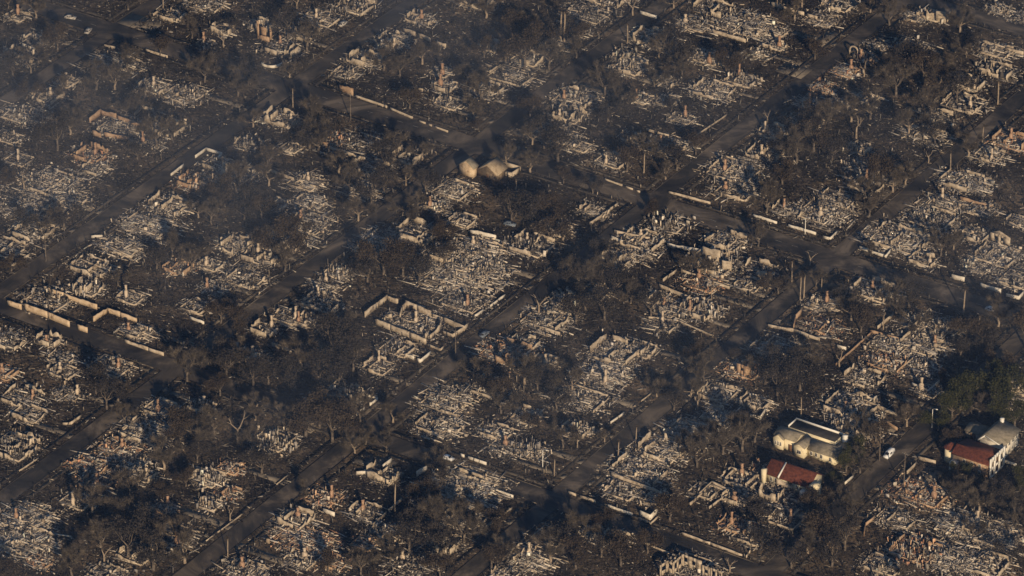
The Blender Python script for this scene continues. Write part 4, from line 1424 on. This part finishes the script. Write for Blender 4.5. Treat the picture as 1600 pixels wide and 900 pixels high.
# masses seen in the photograph: x, y, scale, kind
TP = [
 (490,205,1.5,'ashen'),(484,232,1.4,'ashen'),(498,238,1.4,'ashen'),(470,222,1.1,'ashen'),(800,60,1.7,'brown'),(838,78,1.7,'brown'),(870,64,1.5,'ashen'),
 (820,110,1.5,'brown'),(858,108,1.4,'ashen'),(790,96,1.3,'ashen'),(905,66,1.3,'brown'),(760,28,1.4,'ashen'),(735,18,1.3,'ashen'),(850,232,1.6,'ashen'),
 (832,226,1.3,'ashen'),(868,256,1.5,'ashen'),(838,262,1.3,'ashen'),(806,338,1.0,'ashen'),(838,332,1.1,'ashen'),(830,352,1.5,'ashen'),(856,340,1.4,'brown'),
 (862,376,1.4,'brown'),(800,345,1.3,'ashen'),(660,300,1.1,'ashen'),(635,290,1.2,'ashen'),(600,300,1.2,'ashen'),(880,440,1.3,'ashen'),(905,450,1.6,'ashen'),
 (935,452,1.5,'ashen'),(960,462,1.5,'ashen'),(985,474,1.3,'ashen'),(915,485,1.4,'ashen'),(945,500,1.4,'ashen'),(900,505,1.3,'ashen'),(1262,196,1.6,'ashen'),
 (1290,206,1.5,'ashen'),(1240,222,1.5,'ashen'),(1272,236,1.6,'brown'),(1245,254,1.5,'ashen'),(1300,250,1.4,'ashen'),(1220,246,1.3,'ashen'),(1330,190,1.3,'ashen'),
 (1360,186,1.3,'ashen'),(1400,150,1.4,'ashen'),(1430,110,1.4,'ashen'),(1390,120,1.3,'brown'),(1470,130,1.3,'bare'),(1495,160,1.4,'ashen'),(1455,180,1.3,'ashen'),
 (1420,210,1.3,'bare'),(1460,225,1.4,'ashen'),(1500,240,1.3,'bare'),(458,396,1.5,'brown'),(430,398,1.5,'brown'),(405,388,1.3,'brown'),(445,424,1.2,'brown'),
 (600,428,1.5,'brown'),(630,432,1.5,'brown'),(655,444,1.4,'ashen'),(575,440,1.3,'ashen'),(690,380,1.2,'brown'),(545,540,1.5,'ashen'),(520,560,1.6,'ashen'),
 (552,580,1.5,'ashen'),(500,590,1.6,'ashen'),(530,604,1.5,'ashen'),(470,575,1.5,'ashen'),(455,610,1.4,'ashen'),(420,600,1.5,'ashen'),(385,610,1.4,'ashen'),
 (350,590,1.5,'ashen'),(330,570,1.4,'ashen'),(375,575,1.3,'bare'),(300,590,1.4,'ashen'),(340,110,1.5,'ashen'),(320,128,1.4,'bare'),(392,128,1.4,'ashen'),
 (372,150,1.4,'bare'),(300,425,1.3,'brown'),(270,400,1.2,'ashen'),(245,420,1.2,'ashen'),(100,355,1.4,'ashen'),(75,365,1.3,'brown'),(40,360,1.3,'ashen'),
 (100,150,1.2,'ashen'),(150,140,1.4,'ashen'),(180,140,1.3,'bare'),(60,100,1.4,'ashen'),(90,80,1.4,'brown'),(20,120,1.3,'ashen'),(200,110,1.3,'bare'),
 (110,210,1.4,'ashen'),(90,235,1.4,'ashen'),(245,232,1.4,'ashen'),(215,250,1.3,'ashen'),(270,220,1.3,'ashen'),(1230,590,1.6,'ashen'),(1215,618,1.5,'ashen'),
 (1250,610,1.4,'ashen'),(1195,600,1.4,'ashen'),(1180,585,1.2,'bare'),(1262,580,1.3,'ashen'),(1520,628,1.6,'green'),(1548,622,1.5,'green'),(1575,634,1.5,'green'),
 (1500,640,1.4,'green'),(1530,650,1.4,'ashen'),(1560,655,1.4,'green'),(1480,650,1.2,'green'),(1465,672,1.0,'green'),(1585,670,1.2,'green'),
 (1489,741,.55,'green'),(1499,746,.6,'brown'),(1510,749,.6,'green'),(1521,753,.55,'brown'),(1531,756,.45,'green'),(1594,768,.9,'green'),(1540,792,.8,'brown'),(1505,775,.9,'brown'),(1480,700,1.1,'brown'),(1490,790,1.2,'bare'),
 (1530,800,1.2,'bare'),(1575,800,1.4,'ashen'),(1350,690,1.2,'brown'),(1335,718,1.0,'green'),(1368,690,1.1,'brown'),(1322,738,.9,'green'),(1302,752,.7,'green'),
 (1345,740,1.1,'brown'),(1262,766,.5,'green'),(1236,764,.5,'green'),(1296,800,.9,'brown'),(1265,806,.9,'brown'),(1310,800,1.2,'bare'),(1250,860,1.4,'ashen'),
 (1280,850,1.3,'brown'),(1230,885,1.4,'ashen'),(1320,860,1.4,'ashen'),(1300,885,1.3,'ashen'),(1185,820,1.2,'ashen'),(1190,860,1.3,'ashen'),(1580,880,1.3,'ashen'),
 (1560,800,1.2,'ashen'),(1595,840,1.3,'ashen'),(880,862,1.5,'ashen'),(905,850,1.4,'ashen'),(860,880,1.4,'ashen'),(900,888,1.4,'brown'),(940,870,1.3,'ashen'),
 (970,885,1.4,'brown'),(680,840,1.6,'ashen'),(700,822,1.5,'ashen'),(655,830,1.5,'ashen'),(725,850,1.5,'ashen'),(690,868,1.5,'ashen'),(640,862,1.4,'ashen'),
 (735,820,1.3,'bare'),(610,880,1.3,'ashen'),(750,880,1.3,'brown'),(250,862,1.6,'ashen'),(225,848,1.5,'ashen'),(275,848,1.5,'ashen'),(200,872,1.5,'ashen'),
 (240,890,1.5,'ashen'),(290,880,1.4,'ashen'),(160,860,1.3,'bare'),(145,800,1.4,'ashen'),(170,640,1.3,'ashen'),(150,615,1.4,'ashen'),(195,630,1.2,'bare'),
 (335,680,1.4,'bare'),(310,700,1.4,'ashen'),(280,700,1.3,'brown'),(395,700,1.3,'bare'),(410,740,1.3,'ashen'),(500,668,2.0,'brown'),(478,682,1.8,'brown'),
 (520,690,1.7,'brown'),(450,672,1.2,'ashen'),(468,650,1.2,'ashen'),(560,690,1.0,'bare'),(545,705,1.0,'bare'),(604,705,1.0,'bare'),(570,670,1.3,'brown'),
 (600,655,1.2,'ashen'),(840,610,1.4,'ashen'),(820,600,1.4,'ashen'),(860,600,1.3,'brown'),(760,610,1.3,'ashen'),(740,590,1.2,'ashen'),(780,625,1.3,'brown'),
 (870,640,1.2,'ashen'),(880,700,1.2,'bare'),(1100,600,1.2,'ashen'),(1080,620,1.3,'ashen'),(1050,640,1.2,'ashen'),(1100,710,1.3,'ashen'),(1130,710,1.4,'ashen'),
 (1160,705,1.4,'ashen'),(1180,690,1.3,'ashen'),(1090,730,1.3,'brown'),(1075,705,1.2,'ashen'),(640,340,1.3,'ashen'),(580,320,1.3,'ashen'),(560,345,1.2,'bare'),
 (545,300,1.2,'ashen'),(530,270,1.3,'bare'),(600,265,1.3,'ashen'),(620,245,1.2,'ashen'),(660,250,1.1,'bare'),(370,300,1.3,'ashen'),(345,320,1.3,'brown'),
 (390,330,1.2,'ashen'),(330,350,1.2,'ashen'),(310,340,1.2,'bare'),(420,260,1.2,'ashen'),(1000,240,1.3,'bare'),(1025,250,1.3,'brown'),(980,268,1.2,'brown'),
 (1040,280,1.3,'ashen'),(1070,270,1.3,'ashen'),(950,190,1.3,'ashen'),(970,170,1.3,'ashen'),(945,150,1.2,'ashen'),(1060,100,1.3,'ashen'),(1045,75,1.3,'ashen'),
 (1030,90,1.2,'bare'),(1150,110,1.2,'bare'),(1135,115,1.3,'brown'),(1360,20,1.4,'ashen'),(1390,40,1.4,'ashen'),(1500,50,1.3,'ashen'),(1510,90,1.2,'bare'),
 (1370,290,1.4,'brown'),(1395,300,1.3,'ashen'),(1350,310,1.2,'brown'),(1420,290,1.2,'bare'),(1370,340,1.3,'ashen'),(1470,400,1.1,'brown'),(1490,390,1.1,'ashen'),
 (1360,400,.7,'bare'),(1200,455,1.2,'brown'),(1220,460,1.2,'brown'),(1275,450,1.0,'bare'),(1330,500,1.2,'brown'),(1345,520,1.1,'brown'),(1320,475,1.1,'ashen'),
 (1420,480,1.2,'ashen'),(1400,490,1.1,'ashen'),(1510,530,1.2,'brown'),(1535,535,1.2,'brown'),(1560,510,1.2,'ashen'),(1590,540,1.3,'brown'),(1500,560,1.1,'ashen'),
 (200,15,1.3,'ashen'),(300,60,1.2,'bare'),(440,130,1.1,'bare'),(450,60,1.3,'ashen'),(480,80,1.3,'bare'),(730,130,1.3,'brown'),(752,160,1.3,'brown'),(740,185,1.2,'bare'),
 (600,110,1.3,'ashen'),(625,120,1.2,'ashen'),(660,100,1.2,'bare'),(640,170,1.1,'brown'),
 (1236,466,1.0,'palm'),(1246,463,1.15,'palm'),(1254,446,1.0,'palm'),(1283,458,.8,'palm'),(1112,470,.8,'palm'),(1505,492,1.1,'palm'),(1530,522,1.1,'palm'),
 (981,688,1.0,'palm'),(953,712,.9,'palm'),(902,700,1.0,'palm'),(866,744,1.0,'palm'),(882,66,1.6,'palm'),(876,60,1.5,'palm'),(1474,265,1.0,'palm'),(1523,222,.9,'palm'),
 (458,168,1.0,'palm'),(528,348,.8,'snag'),(1338,216,1.3,'snag'),(372,690,1.5,'snag'),(360,815,1.0,'snag'),(163,880,1.2,'snag'),(1380,515,.8,'snag'),(1006,270,1.2,'palm'),
 (1350,120,1.0,'snag'),(842,490,1.3,'snag'),(880,375,1.2,'snag'),(1145,890,1.1,'snag'),(985,470,.8,'snag'),(1300,870,1.1,'snag'),(1090,640,.9,'snag'),(40,480,.9,'snag'),
]
tr_r = random.Random(3)
for x, y, s, k in TP:
    if (k == 'ashen' and tr_r.random() < .5) or (k == 'brown' and s < 1.5 and tr_r.random() < .45):
        k = 'bare'
    u, v = puv(x, y)
    TREES.append((u, v, s, k))
tries = 0
while len(TREES) < 405 and tries < 20000:
    tries += 1
    a = tr_r.choice(AR)
    if tr_r.random() < .07:
        u0, hw0 = tr_r.choice(BR[:2])
        u = u0 + -1 * (hw0 + tr_r.uniform(1.2, 2.6))
        v = tr_r.uniform(-300, 250)
        px, py = pix(*to_xy(u, v))
        if 0 < px < 1600 and 5 < py < 930 and min(abs(v - q) for q in AR) > 7 and not (px < 240 and 450 < py < 580) and not any((u - q[0]) ** 2 + (v - q[1]) ** 2 < 36 for q in TREES):
            TREES.append((u, v, tr_r.uniform(.8, 1.3), tr_r.choice(('ashen', 'bare', 'brown'))))
        continue
    if tr_r.random() < .38:
        v = a + tr_r.choice((-1, 1)) * (AH + tr_r.uniform(1.2, 2.4))          # street trees in the verge
        s = tr_r.uniform(.75, 1.25)
    else:
        v = a + 42 + tr_r.uniform(-9, 9)                                   # back gardens
        s = tr_r.uniform(.8, 1.4)
    u = tr_r.uniform(-270, 320)
    px, py = pix(*to_xy(u, v))
    if not (0 < px < 1600 and 5 < py < 930) or min(abs(u - b_) - h_ for b_, h_ in BR) < 1.5:
        continue
    if any((u - q[0]) ** 2 + (v - q[1]) ** 2 < 36 for q in TREES):
        continue
    if any((u - q[0]) ** 2 + (v - q[1]) ** 2 < 40 * q[3] for q in RU):
        continue
    if any(-30 < u - q[0] < 14 and abs(v - q[1]) < q[2] + 4 for q in KEEP):
        continue
    if (540 < px < 760 and 440 < py < 590) or (px < 240 and 450 < py < 580):
        continue
    TREES.append((u, v, s, tr_r.choice(('ashen', 'ashen', 'brown', 'bare', 'bare', 'bare', 'bare', 'snag', 'brown', 'palm'))))
for i, (u, v, s, k) in enumerate(TREES):
    a = min(AR, key=lambda q: abs(v - q))
    if abs(v - a) < AH + 1:
        v = a + math.copysign(AH + 1.1, v - a)
    for b_, hw in BR:
        if abs(u - b_) < hw + 1.0:
            u = b_ + math.copysign(hw + 1.0, u - b_)
    X, Y = to_xy(u, v)
    nm, lk = TINFO[k]
    size = 'large ' if s >= 1.5 else 'small ' if s < 1.0 else ''
    pr_ = PROTO[k][i % len(PROTO[k])]
    t = thing(nm, place_label(size + lk, X, Y, ()), TCAT[k], (X, Y, 0), tr_r.uniform(0, 6.28), TCAT[k] + "s among the burnt lots")
    sc = s * tr_r.uniform(.82, 1.08)
    t.scale = (sc, sc, sc * (tr_r.uniform(.85, 1.15)))
    for part, me in pr_.items():
        ob(part, me, t)


# ------------------------------------------------------------------ street lamps and utility poles
def lamp(label, px, py, h):
    X, Y = g(px, py)
    t = thing("street_lamp", label, "street lamp", (X, Y, 0), ROT, "street lamps and poles along the streets")
    ob("pole", MB().tube([(0, 0, -.3), (0, 0, h)], [.14, .09], 8).mesh("pole", M['trim']), t)
    ob("arm", MB().tube([(0, 0, h - .1), (.5, 0, h + .35), (1.4, 0, h + .45)], [.07, .06, .05], 6).mesh("arm", M['metal']), t)
    ob("lamp_head", MB().box(1.1, 1.9, -.22, .22, h + .36, h + .56).mesh("lamp_head", M['trim']), t)


def pole(label, px, py, h):
    X, Y = g(px, py)
    t = thing("utility_pole", label, "utility pole", (X, Y, 0), ROT, "street lamps and poles along the streets")
    ob("post", MB().tube([(0, 0, -.3), (0, 0, h)], [.2, .13], 8).mesh("post", M['bark']), t)
    ob("crossarm", MB().box(-1.2, 1.2, -.08, .08, h - 1.1, h - .9).mesh("crossarm", M['bark']), t)
    for x in (-1.0, -.4, .4, 1.0):
        ob("insulator", MB().tube([(x, 0, h - .9), (x, 0, h - .65)], [.06, .05], 6).mesh("insulator", M['metal']), t)


lamp("white street lamp at the kerb of the fifth street, left of green trees", 1456, 668, 7.5)
lamp("pale street lamp on the fourth street where it meets the lower road", 848, 730, 7)
lamp("pale street lamp beside the wide road left of the fourth street corner", 1258, 366, 7)
pole("tall wooden pole beside the white van on the fifth street", 1374, 720, 14)
pole("dark wooden pole on the right side of fifth street, opposite the white van", 1412, 764, 15)
pole("wooden pole by the third street, near the blue grey burnt car", 712, 560, 12)
pole("wooden pole on the first street beside the left edge", 72, 408, 12)
pole("wooden pole beside the wide road near the upper middle", 548, 188, 12)

# ------------------------------------------------------------------ loose debris and burnt undergrowth over all the lots
r = np.random.default_rng(4242)


def in_lots(k, margin=.5):
    u = r.uniform(-260, 330, k * 3)
    v = r.uniform(-300, 260, k * 3)
    ok = np.ones(len(u), bool)
    for a in AR:
        ok &= np.abs(v - a) > AH + 3.6 + margin
    for b_, hw in BR:
        ok &= np.abs(u - b_) > hw + 3.3 + margin
    X = u * SA + v * CA
    Y = u * CA - v * SA
    f = (Y - CY) * math.cos(TH) + H * math.sin(TH)
    up = (Y - CY) * math.sin(TH) - H * math.cos(TH)
    px, py = 800 + F * X / f, 450 - F * up / f
    ok &= (px > -40) & (px < 1640) & (py > -30) & (py < 930)
    return X[ok][:k], Y[ok][:k]


X, Y = in_lots(90000, -3.3)
k = len(X)
kind = r.random(k)
dims = np.stack([.15 + 1.0 * r.random(k) ** 2, r.uniform(.08, .35, k), r.uniform(.05, .4, k)], -1)
pk = kind < .3
dims[pk, 0] = r.uniform(.8, 2.8, pk.sum())
dims[pk, 1] = r.uniform(.08, .2, pk.sum())
tall = kind > .93
dims[tall] = np.stack([r.uniform(.1, .25, tall.sum()), r.uniform(.1, .25, tall.sum()), r.uniform(.8, 2.4, tall.sum())], -1)
c = np.stack([X, Y, dims[:, 2] * .4], -1)
yaw = np.where(r.random(k) < .6, ROT, r.uniform(0, 3.14, k)) + r.normal(0, .2, k)
V, Q = boxes(c, dims, yaw, r.normal(0, .2, k), r.normal(0, .1, k))
V += r.normal(0, .03, V.shape)
col = np.repeat(frag_colours(k, .12, False, r) * (.3 + .8 * r.random((k, 1)) ** 2), 8, 0)
struct("debris", np_mesh("debris", V, Q, M['rubble'], np.clip(col, 0, .7)), kind='stuff')

X, Y = in_lots(9000, -2.2)
P = np.stack([X, Y, r.uniform(.1, .5, len(X))], -1)
V, Q = leaf_cloud(P, .6, 170000, .2, r)
struct("undergrowth", np_mesh("undergrowth", V, Q, M['grey_leaf']), kind='stuff')

# ------------------------------------------------------------------ haze
HZ = True
if HZ:
    hm = bpy.data.materials.new("haze")
    hm.use_nodes = True
    n_ = hm.node_tree.nodes
    n_.remove(n_["Principled BSDF"])
    pvn = n_.new("ShaderNodeVolumePrincipled")
    pvn.inputs['Color'].default_value = (.20, .42, 1.0, 1)
    pvn.inputs['Density'].default_value = .000024
    pvn.inputs['Anisotropy'].default_value = 0.0
    hm.node_tree.links.new(pvn.outputs[0], n_["Material Output"].inputs['Volume'])
    e = ext + 60
    mb = MB().box(-e, e, -e, e, -1, H + 30)
    struct("haze", mb.mesh("haze", hm), kind='stuff')
    # low drifting smoke: a shallow layer of uneven density over the lots
    sm = bpy.data.materials.new("smoke")
    sm.use_nodes = True
    n_, l_ = sm.node_tree.nodes, sm.node_tree.links
    n_.remove(n_["Principled BSDF"])
    pvs = n_.new("ShaderNodeVolumePrincipled")
    pvs.inputs['Color'].default_value = (.50, .56, .70, 1)
    nz = noise(n_, l_, .0085, 3, .55, dist=.6)
    mr = n_.new("ShaderNodeMapRange")
    mr.inputs['From Min'].default_value = .42
    mr.inputs['From Max'].default_value = .72
    mr.inputs['To Min'].default_value = 0
    mr.inputs['To Max'].default_value = .0037
    l_.new(nz, mr.inputs['Value'])
    # thicker towards the far and the left side of the quarter
    tc = n_.new("ShaderNodeTexCoord")
    sx = n_.new("ShaderNodeSeparateXYZ")
    l_.new(tc.outputs['Object'], sx.inputs[0])
    ax = n_.new("ShaderNodeMath")
    ax.operation = 'MULTIPLY_ADD'
    l_.new(sx.outputs['X'], ax.inputs[0])
    ax.inputs[1].default_value = -.55
    l_.new(sx.outputs['Y'], ax.inputs[2])
    gr = n_.new("ShaderNodeMapRange")
    gr.inputs['From Min'].default_value = -230
    gr.inputs['From Max'].default_value = 260
    gr.inputs['To Min'].default_value = .15
    gr.inputs['To Max'].default_value = 1.25
    l_.new(ax.outputs[0], gr.inputs['Value'])
    ml = n_.new("ShaderNodeMath")
    ml.operation = 'MULTIPLY'
    l_.new(mr.outputs[0], ml.inputs[0])
    l_.new(gr.outputs[0], ml.inputs[1])
    l_.new(ml.outputs[0], pvs.inputs['Density'])
    l_.new(pvs.outputs[0], n_["Material Output"].inputs['Volume'])
    sm.cycles.volume_step_rate = .4
    struct("smoke", MB().box(-420, 420, -420, 460, .6, 32).mesh("smoke", sm), kind='stuff')
print("RUINS", len(RU), "TREES", len(TREES), "WALLS", len(GW))
